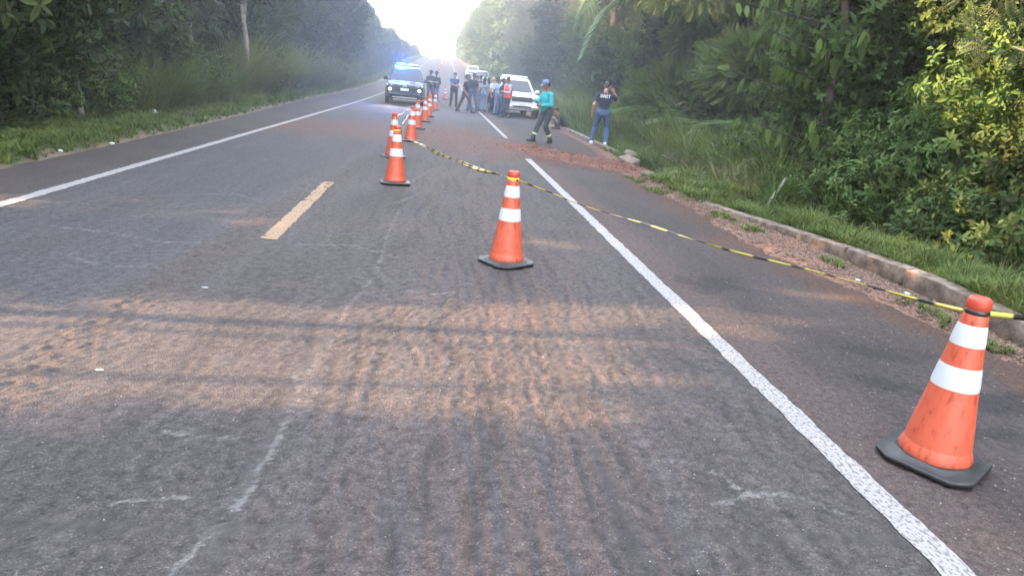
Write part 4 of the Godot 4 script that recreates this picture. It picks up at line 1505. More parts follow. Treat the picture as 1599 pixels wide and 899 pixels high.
	for k in [1, -1]:
		var d: Vector3 = (ha[k] - el[k]).normalized()
		var palm: Vector3 = q.get("palm_l" if k == 1 else "palm_r", Vector3(-k, 0, 0.2))
		var z := (palm - d * palm.dot(d)).normalized()
		var y := -d
		var x := y.cross(z)
		var hand: MB = hand_grip if q.get("grip", 0) & (1 if k == 1 else 2) else hand_open
		var bs := Basis(x * (1.0 if true else 1.0), y, z)
		# the thumb leaves the hand on the side that faces forwards and inwards
		var want := Vector3(-0.4 * k, 0.3, 1.0)
		if x.dot(want) < 0.0: bs = Basis(-x, y, z)
		body.add(hand, Transform3D(bs, ha[k]))
	obj("body", body, q.skin, t)
	var eyes := MB.new()
	for e in [-1.0, 1.0]: eyes.ball(ht * Vector3(e * 0.031, 0.112, 0.077), Vector3.ONE * 0.011, 8)
	obj("eyes", eyes, M.eye, t)
	var hat: String = q.get("hat", "")
	if hat != "none":
		var b := MB.new()
		b.add(hair_net, ht)
		if q.has("long_hair"):
			b.loft([[ht * Vector3(-0.075, 0.12, -0.04), ht * Vector3(0.075, 0.12, -0.04), ht * Vector3(0.07, 0.12, -0.11), ht * Vector3(-0.07, 0.12, -0.11)], [ht * Vector3(-0.085, 0.0, -0.05), ht * Vector3(0.085, 0.0, -0.05), ht * Vector3(0.08, 0.0, -0.12), ht * Vector3(-0.08, 0.0, -0.12)], [ht * Vector3(-0.06, -0.2, -0.07), ht * Vector3(0.06, -0.2, -0.07), ht * Vector3(0.055, -0.2, -0.13), ht * Vector3(-0.055, -0.2, -0.13)]])
		obj("hair", b, q.get("hair", M.hair), t)
	if hat == "cap" or hat == "brim":
		var b := MB.new()
		var c := MB.new()
		c.lathe([Vector2(0.101, 0.15), Vector2(0.104, 0.17), Vector2(0.1, 0.2), Vector2(0.082, 0.235), Vector2(0.045, 0.257), Vector2(0.0, 0.262)], 20)
		if hat == "cap":
			c.loft([[Vector3(-0.075, 0.165, 0.06), Vector3(-0.075, 0.155, 0.06), Vector3(0.075, 0.155, 0.06), Vector3(0.075, 0.165, 0.06)], [Vector3(-0.075, 0.16, 0.13), Vector3(-0.075, 0.15, 0.13), Vector3(0.075, 0.15, 0.13), Vector3(0.075, 0.16, 0.13)], [Vector3(-0.04, 0.15, 0.18), Vector3(-0.04, 0.142, 0.18), Vector3(0.04, 0.142, 0.18), Vector3(0.04, 0.15, 0.18)]])
		else:
			c.lathe([Vector2(0.1, 0.162), Vector2(0.17, 0.15), Vector2(0.19, 0.158), Vector2(0.17, 0.158), Vector2(0.1, 0.172)], 20)
		b.add(c, Transform3D(ht.basis, ht.origin + ht.basis * Vector3(0, 0, -0.012)))
		obj("cap" if hat == "cap" else "hat", b, q.get("hat_mat", M.hair), t)
	if q.has("bands"): # reflective strips round the ankles
		for k in [1, -1]:
			var b := MB.new()
			var d: Vector3 = (kn[k] - an[k]).normalized()
			b.tube([an[k] + d * 0.11, an[k] + d * 0.165], [0.073, 0.076], 14)
			obj("reflective_band", b, q.bands, t)
	if q.has("belt"):
		var b := MB.new()
		var c: Vector3 = pel + spine * 0.2
		b.tube([c, c + spine * 0.04], [0.165, 0.165], 16)
		obj("reflective_belt", b, q.belt, t)
	if q.has("vest"):
		var b := MB.new()
		var r := []
		for e in [[-0.06, 0.215, 0.185], [0.1, 0.205, 0.185], [0.3, 0.215, 0.18], [0.42, 0.215, 0.155], [0.49, 0.15, 0.125]]:
			var ring := []
			for i in 16:
				var a := TAU * i / 16.0
				ring.append(pel + spine * e[0] + across * (sin(a) * e[1] * wide) + across.cross(spine) * (cos(a) * e[2] * wide))
			r.append(ring)
		b.loft(r, false)
		obj("vest", b, q.vest, t)
	if s != 1.0: t.scale = Vector3.ONE * s
	return t

func phone(label: String, at: Vector3, b: Basis) -> void:
	var m := MB.new()
	m.box(Vector3.ZERO, Vector3(0.075, 0.15, 0.011), Basis.IDENTITY, 0.004)
	var o := obj("phone", m, M.car_black)
	o.transform = Transform3D(b, at)
	tag(o, label, "phone")

func build_people() -> void:
	make_head()
	make_hand(0.0)
	hand_open = make_hand(0.3)
	hand_grip = make_hand(0.95)
	M.hair = mat(Color(0.012, 0.01, 0.009), 0.6)
	M.eye = mat(Color(0.02, 0.015, 0.012), 0.2)
	M.shoe_dark = mat(Color(0.03, 0.026, 0.022), 0.6)
	var shoe_white := mat(Color(0.5, 0.5, 0.5), 0.6)
	var skin := [mat(Color(0.36, 0.19, 0.125), 0.55), mat(Color(0.24, 0.12, 0.075), 0.55), mat(Color(0.14, 0.07, 0.045), 0.55)]
	for s in skin:
		s.subsurf_scatter_enabled = true
		s.subsurf_scatter_strength = 0.1
	var weave := noise_tex(noise(0.05, 81, FastNoiseLite.TYPE_SIMPLEX_SMOOTH, 3), 256, [0.0, 0.5, 1.0], [0.75, 0.92, 1.0])
	var cloth := func(r: float, g: float, b: float) -> StandardMaterial3D:
		var m := mat(Color(r, g, b), 0.9)
		m.albedo_texture = weave
		m.uv1_triplanar = true
		m.uv1_scale = Vector3.ONE * 2.5
		m.rim_enabled = true
		m.rim = 0.15
		return m
	var navy: Material = cloth.call(0.018, 0.022, 0.045)
	var teal: Material = cloth.call(0.03, 0.36, 0.40)
	var jeans: Material = cloth.call(0.05, 0.10, 0.22)
	var pale_jeans: Material = cloth.call(0.14, 0.22, 0.32)
	var slate: Material = cloth.call(0.05, 0.058, 0.075)
	var dark: Material = cloth.call(0.02, 0.022, 0.026)
	var blue: Material = cloth.call(0.035, 0.055, 0.15)
	var khaki: Material = cloth.call(0.30, 0.24, 0.16)
	var tan: Material = cloth.call(0.40, 0.30, 0.16)
	var white: Material = cloth.call(0.66, 0.66, 0.66)
	var light_blue: Material = cloth.call(0.36, 0.45, 0.58)
	var grey: Material = cloth.call(0.2, 0.22, 0.23)
	var orange: Material = cloth.call(0.75, 0.11, 0.035)
	var red: Material = cloth.call(0.34, 0.09, 0.05)
	var olive: Material = cloth.call(0.035, 0.05, 0.045)
	var lime := mat(Color(0.42, 0.5, 0.14), 0.5)
	var pale := mat(Color(0.55, 0.56, 0.55), 0.5)
	var cap_blue: Material = cloth.call(0.14, 0.2, 0.36)
	var onlookers := "onlookers standing by the white patrol pickup"
	var away := PI           # facing away from the camera
	var W := PI * 1.5        # facing left
	var E := PI * 0.5        # facing right
	var G := func(x: float, z: float) -> Vector3: return Vector3(x, road_y(z), z)
	# the man in teal, feet apart, looking down at a phone
	person("man in teal long-sleeved shirt and blue cap looking at phone by the soil heap", G.call(2.93, -19.5), W + 0.35, {"cell": 0.019, "pelvis": Vector3(0, 0.88, -0.03), "top": teal, "legs": slate, "skin": skin[1], "sleeve": 1.0, "foot_l": Vector3(0.1, 0.09, -0.16), "foot_r": Vector3(-0.11, 0.09, 0.3), "toe_r": Vector3(-0.1, 0, 1), "toe_l": Vector3(0.6, 0, 0.8), "hand_r": Vector3(-0.1, 1.14, 0.42), "hand_l": Vector3(0.12, 1.02, 0.22), "elbow_r": Vector3(-0.5, -1, -0.3), "elbow_l": Vector3(0.5, -1, -0.4), "palm_r": Vector3(0.2, 1, -0.1), "palm_l": Vector3(-1, 0.2, 0), "grip": 2, "look": Vector2(-0.1, 0.42), "lean": Vector3(0, 0, 0.05), "hat": "cap", "hat_mat": cap_blue, "bands": lime, "belly": 0.035, "wide": 1.06, "tall": 0.985})
	# the man with lettering on his back
	var dm := person("man in navy shirt with white lettering on back, standing on kerb edge", G.call(4.46, -19.1) + Vector3(0, 0.08, 0), away - 0.28, {"cell": 0.019, "top": navy, "legs": jeans, "skin": skin[0], "sleeve": 0.62, "pelvis": Vector3(0, 0.89, 0), "foot_l": Vector3(0.25, 0.09, 0.1), "foot_r": Vector3(-0.16, 0.09, -0.06), "hand_l": Vector3(0.31, 0.85, 0.08), "hand_r": Vector3(-0.2, 1.46, 0.26), "elbow_r": Vector3(-0.6, -1.0, 0.1), "shoes": shoe_white, "look": Vector2(-0.25, 0.5), "lean": Vector3(0, 0, 0.06), "wide": 1.05, "grip": 2, "palm_r": Vector3(0.3, 0, -1)})
	var tm := TextMesh.new()
	tm.text = "DNIT"
	var font := SystemFont.new()
	font.font_names = PackedStringArray(["Droid Sans"])
	font.font_weight = 700
	tm.font = font
	tm.font_size = 32
	tm.pixel_size = 0.0036
	tm.depth = 0.006
	var letters := obj("lettering", tm, mat(Color(0.5, 0.51, 0.53), 0.7), dm)
	letters.position = Vector3(0, 1.325, -0.088)
	letters.rotation = Vector3(-0.22, PI, 0)
	# sitting on the kerb further on
	person("man in black t-shirt and jeans crouching on the kerb over his phone", G.call(4.62, -26.3), W + 0.1, {"cell": 0.022, "top": dark, "legs": slate, "skin": skin[0], "sleeve": 0.6, "pelvis": Vector3(0, 0.2, -0.12), "foot_l": Vector3(0.12, 0.09, 0.2), "foot_r": Vector3(-0.12, 0.09, 0.24), "knee_l": Vector3(0.3, 1, 0.5), "knee_r": Vector3(-0.3, 1, 0.5), "hand_l": Vector3(0.07, 0.42, 0.36), "hand_r": Vector3(-0.07, 0.40, 0.38), "lean": Vector3(0, 0, 0.42), "look": Vector2(0, 0.6), "grip": 3, "tall": 0.92})
	# two officers beside the police pickup
	person("officer in dark uniform and brimmed hat, left of the pair behind cones", G.call(-0.72, -41.6), 0.5, {"top": olive, "legs": slate, "skin": skin[1], "sleeve": 1.0, "hat": "brim", "hat_mat": dark, "hand_l": Vector3(0.1, 1.08, 0.26), "hand_r": Vector3(-0.12, 1.05, 0.26), "belt": pale, "group": "", "look": Vector2(0.2, 0.3)})
	person("officer in dark uniform with pale belt strip, right of the pair behind cones", G.call(-0.36, -42.2), -0.4, {"top": olive, "legs": jeans, "skin": skin[1], "sleeve": 1.0, "hat": "brim", "hat_mat": dark, "belt": pale, "hand_l": Vector3(0.2, 0.98, 0.22), "tall": 0.98})
	# the group in the lane
	person("man in dark blue polo with folded arms, leftmost of the onlookers", G.call(0.62, -37.4), 0.15, {"top": blue, "legs": dark, "skin": skin[1], "hand_l": Vector3(-0.1, 1.12, 0.22), "hand_r": Vector3(0.1, 1.08, 0.24), "elbow_l": Vector3(0.8, -0.6, 0.1), "elbow_r": Vector3(-0.8, -0.6, 0.1), "foot_l": Vector3(0.16, 0.09, 0), "foot_r": Vector3(-0.16, 0.09, 0.05), "group": onlookers})
	person("man in navy shirt striding with legs apart in front of onlookers", G.call(1.1, -33.3), E - 0.5, {"cell": 0.023, "top": navy, "legs": slate, "skin": skin[1], "pelvis": Vector3(0, 0.88, 0), "foot_l": Vector3(0.08, 0.09, 0.36), "foot_r": Vector3(-0.08, 0.11, -0.36), "hand_r": Vector3(-0.28, 0.86, 0.18), "hand_l": Vector3(0.26, 0.84, -0.1), "lean": Vector3(0, 0, 0.06), "group": onlookers})
	person("man in dark top and blue jeans just behind the striding man", G.call(1.52, -35.2), 0.5, {"top": navy, "legs": jeans, "skin": skin[2], "foot_l": Vector3(0.2, 0.09, 0.1), "foot_r": Vector3(-0.2, 0.09, -0.08), "tall": 1.03, "group": onlookers})
	person("onlooker in khaki clothes stretching an arm out to the left", G.call(1.78, -36.8), W + 0.6, {"top": khaki, "legs": khaki, "skin": skin[1], "hand_r": Vector3(-0.12, 1.12, 0.45), "hand_l": Vector3(0.25, 0.85, 0.1), "foot_l": Vector3(0.1, 0.09, -0.15), "foot_r": Vector3(-0.1, 0.09, 0.15), "group": onlookers, "tall": 0.97})
	person("onlooker in all dark clothes between khaki and grey figures", G.call(2.02, -38.0), away + 0.4, {"top": dark, "legs": slate, "skin": skin[1], "group": onlookers})
	person("woman in grey top and wide pale jeans seen from behind", G.call(2.12, -36.0), away - 0.3, {"top": grey, "legs": pale_jeans, "skin": skin[1], "sleeve": 0.5, "hand_l": Vector3(0.2, 1.05, 0.2), "hand_r": Vector3(-0.2, 1.05, 0.2), "tall": 0.95, "long_hair": true, "wide": 0.97, "group": onlookers})
	person("woman with dark hair in tan top and reddish patterned skirt", G.call(2.52, -39.2), away + 0.2, {"top": tan, "legs": red, "skin": skin[1], "sleeve": 0.4, "skirt": 0.42, "shorts": 0.4, "hand_l": Vector3(0.14, 1.02, 0.24), "hand_r": Vector3(-0.14, 1.02, 0.24), "tall": 0.95, "long_hair": true, "wide": 0.92, "group": onlookers})
	person("onlooker in long white top and dark trousers with lit fair hair", G.call(2.55, -36.3), E - 0.4, {"top": white, "legs": dark, "skin": skin[0], "sleeve": 0.5, "hair": mat(Color(0.3, 0.2, 0.1), 0.6), "skirt": 0.3, "tall": 0.96, "wide": 0.95, "group": onlookers})
	person("onlooker in light blue shirt and light jeans turned to the vest wearer", G.call(2.62, -33.9), E - 0.7, {"top": light_blue, "legs": pale_jeans, "skin": skin[2], "hand_l": Vector3(0.16, 1.0, 0.24), "group": onlookers, "tall": 0.99})
	person("dark-haired onlooker in blue jeans half hidden by the orange vest", G.call(2.78, -33.0), E - 0.2, {"top": slate, "legs": jeans, "skin": skin[2], "sleeve": 0.4, "hand_l": Vector3(0.12, 1.1, 0.3), "hand_r": Vector3(-0.12, 1.05, 0.3), "group": onlookers, "tall": 0.97})
	person("worker in orange vest over grey-blue sleeves, rightmost of the onlookers", G.call(2.98, -32.0), W + 0.55, {"cell": 0.022, "top": light_blue, "legs": slate, "skin": skin[1], "sleeve": 1.0, "vest": orange, "hand_l": Vector3(0.1, 1.1, 0.3), "hand_r": Vector3(-0.1, 1.12, 0.32), "foot_l": Vector3(0.14, 0.09, 0), "foot_r": Vector3(-0.14, 0.09, 0.05), "look": Vector2(0, 0.25), "group": onlookers, "tall": 1.0, "wide": 1.05})

# ---------------------------------------------------------------- grass, palms, shrubs, soil and litter
func scatter(called: String, label: String, what: ArrayMesh, n: int, x_of: Callable, z0: float, z1: float, size: float, tone: Color, keep: Callable, lie := 0.0) -> void:
	var places := []
	var tints := []
	for i in n:
		var z := z0 * pow(z1 / z0, rng.randf()) if z0 < -1.0 else lerpf(z0, z1, rng.randf())
		var x: float = x_of.call(z)
		if not keep.call(x, z): continue
		var s := size * (0.6 + 0.7 * rng.randf()) * (1.0 + 0.4 * patch_noise.get_noise_2d(x * 9.0, z * 9.0))
		var b := Basis(Vector3.UP, rng.randf() * TAU) * Basis(Vector3.RIGHT, (rng.randf() - 0.5) * (0.3 + lie))
		places.append(Transform3D(b.scaled(Vector3.ONE * s), Vector3(x, ground_y(x, z) - 0.015, z)))
		var t := (0.7 + 0.6 * rng.randf()) * (1.0 + 0.5 * patch_noise.get_noise_2d(x * 14.0 + 60.0, z * 14.0))
		var y := 0.35 * maxf(0.0, patch_noise.get_noise_2d(x * 7.0 + 20.0, z * 7.0))
		tints.append(Color(tone.r * t * (1.0 + y * 1.6), tone.g * t * (1.0 + y * 0.4), tone.b * t))
	var o := multi(called, what, places, tints, M.leaf, null)
	tag(o, label, "grass", "", "stuff")

func build_verges() -> void:
	var yes := func(_x: float, _z: float) -> bool: return true
	var short := blades(11, 0.16, 0.011, 1.1, 20, 0.22)
	var mid := blades(14, 0.34, 0.014, 1.0, 21, 0.1)
	var tall := blades(24, 1.15, 0.017, 0.95, 22, 0.16)
	var dry := blades(16, 0.7, 0.014, 1.3, 23, 0.9)
	var g := Color(0.092, 0.128, 0.043)
	# right: the mown strip behind the kerb, its ragged edge and the tall grass on the slope
	scatter("verge_grass", "short green grass on the bank behind the right kerb", short, 15000, func(z: float) -> float: return kerb_x(z) + 0.13 + rng.randf() * (5.75 - kerb_x(z)) if z > -10.0 else right_edge(z) + 0.35 + rng.randf() * 1.9, -2.2, -30.0, 0.95, g, func(x: float, z: float) -> bool: return Vector2((x - 4.55) / 0.5, (z + 14.2) / 0.8).length() > 1.0)
	scatter("verge_grass", "ragged taller tufts in the grass behind the right kerb", mid, 900, func(z: float) -> float: return kerb_x(z) + 0.25 + rng.randf() * 1.1 if z > -10.0 else right_edge(z) + 0.5 + rng.randf() * 1.6, -2.2, -16.0, 0.75, g * 0.9, yes)
	scatter("dry_grass", "dead straw and cut grass lying behind the right kerb", blades(10, 0.2, 0.007, 2.2, 25, 1.0), 1300, func(z: float) -> float: return kerb_x(z) + 0.15 + rng.randf() * 1.2 if z > -10.0 else right_edge(z) + 0.1 + rng.randf() * 1.6, -2.2, -17.0, 0.8, Color(0.11, 0.115, 0.055), func(x: float, z: float) -> bool: return patch_noise.get_noise_2d(x * 10.0, z * 6.0) > -0.1, 1.2)
	scatter("verge_grass", "grass along the right verge beyond the soil", mid, 6000, func(z: float) -> float: return right_edge(z) + 0.6 + rng.randf() * 2.8, -12.5, -130.0, 1.0, g * 0.95, yes)
	scatter("tall_grass", "tall green grass on the right bank behind the man on the kerb", tall, 3400, func(z: float) -> float: return 5.6 + 1.6 * ss(16.0, 40.0, -z) * 0.4 + pow(rng.randf(), 0.8) * 3.6, -11.2, -60.0, 1.3, Color(0.145, 0.195, 0.07), func(x: float, z: float) -> bool: return x > 6.0 or z < -17.0)
	scatter("tall_grass", "hazy tall grass along the right edge beside the parked pickups", tall, 1800, func(z: float) -> float: return 6.4 + rng.randf() * 3.0, -55.0, -240.0, 1.35, Color(0.10, 0.14, 0.045), yes)
	scatter("dry_grass", "dry straw-coloured grass on the slope right of the soil", dry, 240, func(z: float) -> float: return 5.2 + rng.randf() * 1.7, -11.0, -16.5, 0.9, Color(0.15, 0.14, 0.075), yes, 0.8)
	# left verge
	scatter("verge_grass", "short grass strip along the left shoulder", short, 15000, func(z: float) -> float: return left_edge(z) - 0.1 - pow(rng.randf(), 0.8) * 1.9, -7.0, -70.0, 1.05, g * 0.95, yes)
	scatter("verge_grass", "hazy grass along the far left shoulder", mid, 5000, func(z: float) -> float: return left_edge(z) - 0.25 - rng.randf() * 2.3, -22.0, -260.0, 1.1, g, yes)
	scatter("tall_grass", "tall grass stand at the left forest edge", tall, 900, func(z: float) -> float: return left_edge(z) - 1.2 - rng.randf() * 1.3, -16.5, -26.0, 1.2, Color(0.105, 0.145, 0.055), yes)
	scatter("tall_grass", "hazy tall grass below the bare pale tree on the left", tall, 3800, func(z: float) -> float: return left_edge(z) - 1.3 - pow(rng.randf(), 1.3) * 2.4, -26.0, -60.0, 1.9, Color(0.16, 0.185, 0.085), yes)
	# undergrowth that closes the foot of the forest walls
	var sh := shrub_kinds()
	var spots := []
	var z := -1.0
	while z > -15.0:
		spots.append([6.3 + rng.randf() * 0.9, z, 0.8 + 0.5 * rng.randf(), "in the dark thicket below the right bank"])
		spots.append([8.2 + rng.randf() * 0.8, z - 0.7, 1.2 + 0.5 * rng.randf(), "deep in the dark thicket below the right bank"])
		z -= 1.35
	z = -9.5
	while z > -100.0:
		spots.append([left_edge(z) - 1.9 - rng.randf() * 0.6, z, 0.75 + 0.6 * rng.randf(), "at the foot of the left forest"])
		z -= 1.7 + 0.02 * -z
	z = -16.0
	while z > -150.0:
		spots.append([8.6 + rng.randf() * 1.2 + 0.01 * -z, z, 1.1 + 0.7 * rng.randf(), "behind the tall grass at the right forest edge"])
		z -= 2.4 + 0.02 * -z
	for i in spots.size():
		var s: Array = spots[i]
		var k := rng.randi_range(0, sh.size() - 1)
		var label: String = ["bushy dark-leaved shrub", "wispy small-leaved shrub", "shrub of long drooping leaves"][k] + " " + s[3]
		var at := Vector3(s[0], ground_y(s[0], s[1]) - 0.05, s[1])
		if not sh[k].has_meta("label"):
			sh[k].set_meta("label", label); sh[k].set_meta("group", "shrubs at the forest foot")
			sh[k].position = at
			sh[k].scale = Vector3.ONE * s[2]
		else: dup(sh[k], at, rng.randf() * TAU, s[2], label, "shrubs at the forest foot")
	special_trees()

func shrub_kinds() -> Array:
	var out := []
	var S: Dictionary = M.sprays
	for q in [[S.broad, 0.5, Color(0.058, 0.090, 0.030), 52.0, 0.1], [S.small, 0.85, Color(0.054, 0.084, 0.032), 36.0, 0.0], [S.long, 0.42, Color(0.062, 0.098, 0.032), 52.0, 0.3]]:
		var t := thing("shrub", "", "shrub")
		var r := RandomNumberGenerator.new()
		r.seed = 300 + out.size()
		for k in 4:
			var b := MB.new()
			limb(b, Vector3(0, -0.2, 0), Vector3((r.randf() - 0.5) * 1.2, 1.0 + r.randf() * 0.6, (r.randf() - 0.5) * 1.2), 0.025, 0.008, 0.2, r, 5)
			obj("stem", b, M.bark, t)
		crown(t, q[0], lumps_for(2.1, 0.35, 1.05, 7, 310 + out.size()), q[3], q[1], q[2], 0.5, q[4], 320 + out.size())
		out.append(t)
	return out

func palm(label: String, at: Vector3, h: float, fr: Array, n: int, turn: float, dress: bool) -> Node3D:
	var t := thing("palm_tree", label, "palm tree", at, turn)
	var r := RandomNumberGenerator.new()
	r.seed = 500 + n
	if h > 0.5:
		var b := MB.new()
		var path := []
		var rad := []
		for i in int(h * 5.0):
			path.append(Vector3(0.1 * sin(i * 0.2), i / 5.0, 0.05 * cos(i * 0.3)))
			rad.append(0.19 * (1.12 if i % 2 else 0.95))
		b.tube(path, rad, 10)
		obj("trunk", b, M.dark_bark, t)
	for i in n:
		var o := obj("frond", fr[i % fr.size()], M.leaf_green, t)
		o.position = Vector3(0.05 * sin(i * 0.2), maxf(h - 0.1, 0.1), 0)
		o.rotation = Vector3(0, i * 2.4 + r.randf() * 0.5, 0.15 + 0.55 * r.randf() - 0.5 * (i % 3) * 0.5)
		o.scale = Vector3.ONE * (0.8 + 0.4 * r.randf())
	if dress: # creepers hanging down the trunk
		var lumps := []
		for i in 9: lumps.append([Vector3((r.randf() - 0.5) * 0.35, 0.5 + i * h / 9.5, (r.randf() - 0.5) * 0.35), Vector3(0.55, 0.7, 0.55)])
		crown(t, M.sprays.long, lumps, 12.0, 0.9, Color(0.045, 0.06, 0.03), 0.4, 0.9, 520, "creeper")
	return t

func special_trees() -> void:
	M.leaf_green = tinted(0.5)
	M.leaf_green.albedo_color = Color(0.085, 0.14, 0.04).linear_to_srgb()
	M.leaf_green.backlight_enabled = true
	M.leaf_green.backlight = Color(0.6, 0.65, 0.3)
	var fr := []
	for i in 3: fr.append(frond(2.9, 46, 0.62, 0.75 + 0.2 * i, 40 + i).mesh())
	var G := func(x: float, z: float) -> Vector3: return Vector3(x, ground_y(x, z) - 0.1, z)
	palm("tall palm with creeper-covered trunk right of the man on the kerb", G.call(7.4, -25.0), 5.2, fr, 15, 0.3, true)
	palm("second tall palm behind, its sunlit fronds hanging at the top edge", G.call(7.2, -31.0), 6.2, fr, 15, 1.3, true)
	palm("stemless young palm arching from the tall grass on the right slope", G.call(7.6, -17.2), 0.9, fr, 10, 0.9, false)
	palm("low young palm deeper in the right thicket", G.call(8.6, -14.6), 1.4, fr, 11, 2.2, false)
	palm("small palm half hidden in the right thicket near the bent grass clump", G.call(7.9, -20.5), 0.7, fr, 9, 2.9, false)
	# tree with big hanging leaves: each leaf is a piece
	var bare := []
	var t := thing("large_leaved_tree", "tree with large hanging pale green leaves above the right bank", "tree", G.call(6.7, -12.2))
	var r := RandomNumberGenerator.new()
	r.seed = 77
	var b := MB.new()
	limb(b, Vector3(0, -0.5, 0), Vector3(0.2, 3.0, 0.1), 0.11, 0.08, 0.2, r)
	limb(b, Vector3(0.2, 3.0, 0.1), Vector3(-0.2, 7.0, 0.3), 0.08, 0.03, 0.3, r)
	obj("trunk", b, M.bark, t)
	var leaves := []
	for k in 4:
		var lb := MB.new()
		for j in 2:
			var q := 1.0 - 0.15 * k
			lb.c = Color(q, q, q * 0.9)
		leaf(lb, Vector3.ZERO, Vector3(0.12, -0.98, 0.15).normalized(), Vector3(0.98, 0.12, 0.1 + 0.2 * k).normalized(), 0.27 + 0.03 * k, 0.115 + 0.01 * k, 0.05)
		leaves.append(lb.mesh())
	var tints := []
	for k in 4:
		var m := tinted(0.75)
		m.metallic_specular = 0.2
		m.albedo_color = Color(0.055 + 0.010 * k, 0.088 + 0.012 * k, 0.026 + 0.003 * k).linear_to_srgb()
		m.backlight_enabled = true
		m.backlight = Color(0.6, 0.65, 0.3)
		tints.append(m)
	for k in 24:
		var e := MB.new()
		var y := 1.4 + 4.2 * r.randf()
		var a := PI * 0.55 + r.randf() * PI * 0.95
		var tip := Vector3(cos(a) * 1.3, y + 0.15, sin(a) * 1.9) * Vector3(1, 1, 1)
		limb(e, Vector3(0.1, y - 0.2, 0.1), tip, 0.022, 0.006, 0.2, r, 5)
		var br := obj("branch", e, M.dark_bark, t)
		for i in 12:
			var o := MeshInstance3D.new()
			o.name = "leaf" if i == 0 else "leaf_%03d" % i
			o.mesh = leaves[r.randi_range(0, 3)]
			o.material_override = tints[r.randi_range(0, 3)]
			br.add_child(o, true)
			var f := 0.3 + 0.72 * i / 10.0
			o.position = Vector3(0.1, y - 0.2, 0.1).lerp(tip, f) + Vector3(r.randf() - 0.5, -0.1 * r.randf(), r.randf() - 0.5) * 0.22
			o.rotation = Vector3((r.randf() - 0.5) * 0.9, r.randf() * TAU, (r.randf() - 0.5) * 0.9)
			o.scale = Vector3.ONE * (0.55 + 0.5 * r.randf())
	crown(t, M.sprays.long, [[Vector3(0.6, 3.4, -0.3), Vector3(1.0, 1.9, 1.0)], [Vector3(0.5, 6.0, 0.2), Vector3(1.2, 1.1, 1.2)]], 22.0, 0.85, Color(0.05, 0.085, 0.026), 0.4, 0.5, 78)
	# the sunlit feathery tree that leans over the bank at the top right
	var sun_lumps := []
	for q in [[-1.5, 4.3, 0.4, 0.65], [-1.9, 4.0, -0.9, 0.55], [-0.9, 5.2, 0.9, 0.9], [-2.0, 3.7, 1.6, 0.42], [-0.4, 4.6, 1.9, 0.7], [-1.2, 5.8, -0.9, 0.9], [-1.0, 3.6, 2.9, 0.5], [0.4, 6.2, 0.5, 1.1], [-1.6, 4.7, -1.9, 0.55], [-2.3, 4.6, 0.9, 0.4]]:
		sun_lumps.append([Vector3(q[0], q[1], q[2]), Vector3(q[3], q[3] * 0.36, q[3] * 1.1)])
	var st := tree("feathery_tree", "feathery tree with sunlit yellow-green sprays reaching over the right bank", "tree", "", 7.0, 3.0, 0.12, M.pale_bark, sun_lumps, M.sprays.feath, 17.0, 0.6, Color(0.062, 0.088, 0.044), 0.4, 0.25, 140)
	st.position = G.call(8.2, -6.6)
	var lit := tree("broadleaf_tree", "slender small-leaved tree with a sunlit flank at the right edge", "tree", "", 6.0, 2.4, 0.09, M.bark, lumps_for(6.2, 3.0, 1.4, 8, 9, 0.6), M.sprays.small, 18.0, 0.66, Color(0.06, 0.088, 0.044), 0.4, 0.1, 141)
	lit.position = G.call(8.3, -3.6)
	var yb := tree("broadleaf_tree", "young pale green tree standing against the dark thicket on the right", "tree", "", 3.4, 1.2, 0.04, M.dark_bark, [[Vector3(0, 0.9, 0), Vector3(0.55, 0.4, 0.55)], [Vector3(0.2, 1.4, 0.3), Vector3(0.6, 0.4, 0.6)], [Vector3(0, 1.9, 0), Vector3(0.65, 0.5, 0.65)], [Vector3(0.3, 2.5, 0.2), Vector3(0.6, 0.45, 0.6)], [Vector3(-0.4, 2.8, -0.1), Vector3(0.5, 0.4, 0.5)], [Vector3(0.1, 3.3, 0), Vector3(0.5, 0.4, 0.5)]], M.sprays.long, 34.0, 0.5, Color(0.075, 0.13, 0.04), 0.3, 0.4, 142)
	yb.position = G.call(6.9, -8.3)
	# bare pale tree on the left
	t = thing("bare_tree", "slender bare tree with pale trunk and thin forked branches on the left", "tree", Vector3(-7.0, ground_y(-7.0, -26.8), -26.8))
	r.seed = 88
	b = MB.new()
	limb(b, Vector3(0, -0.3, 0), Vector3(-0.15, 2.6, 0), 0.11, 0.085, 0.1, r)
	limb(b, Vector3(-0.15, 2.5, 0), Vector3(-0.5, 7.6, 0.1), 0.07, 0.035, 0.2, r)
	limb(b, Vector3(-0.15, 2.5, 0), Vector3(0.2, 7.0, -0.3), 0.06, 0.03, 0.2, r)
	obj("trunk", b, M.pale_bark, t)
	for q in [[-0.42, 5.6, 0.1, -2.6, 7.4, 0.4], [-0.4, 5.2, 0.1, 1.9, 7.2, 0.6], [0.1, 5.8, -0.2, 2.8, 6.9, -0.5], [-0.5, 6.6, 0.1, -1.6, 8.6, 0.2], [0.15, 6.4, -0.2, 1.3, 8.4, 0.3], [-0.5, 7.4, 0.1, -0.3, 9.2, 0.2]]:
		b = MB.new()
		limb(b, Vector3(q[0], q[1], q[2]), Vector3(q[3], q[4], q[5]), 0.035, 0.012, 0.4, r, 5)
		limb(b, Vector3(q[0], q[1], q[2]).lerp(Vector3(q[3], q[4], q[5]), 0.55), Vector3(q[3] * 0.8 + 0.4, q[4] + 0.7, q[5]), 0.018, 0.006, 0.3, r, 4)
		obj("branch", b, M.pale_bark, t)
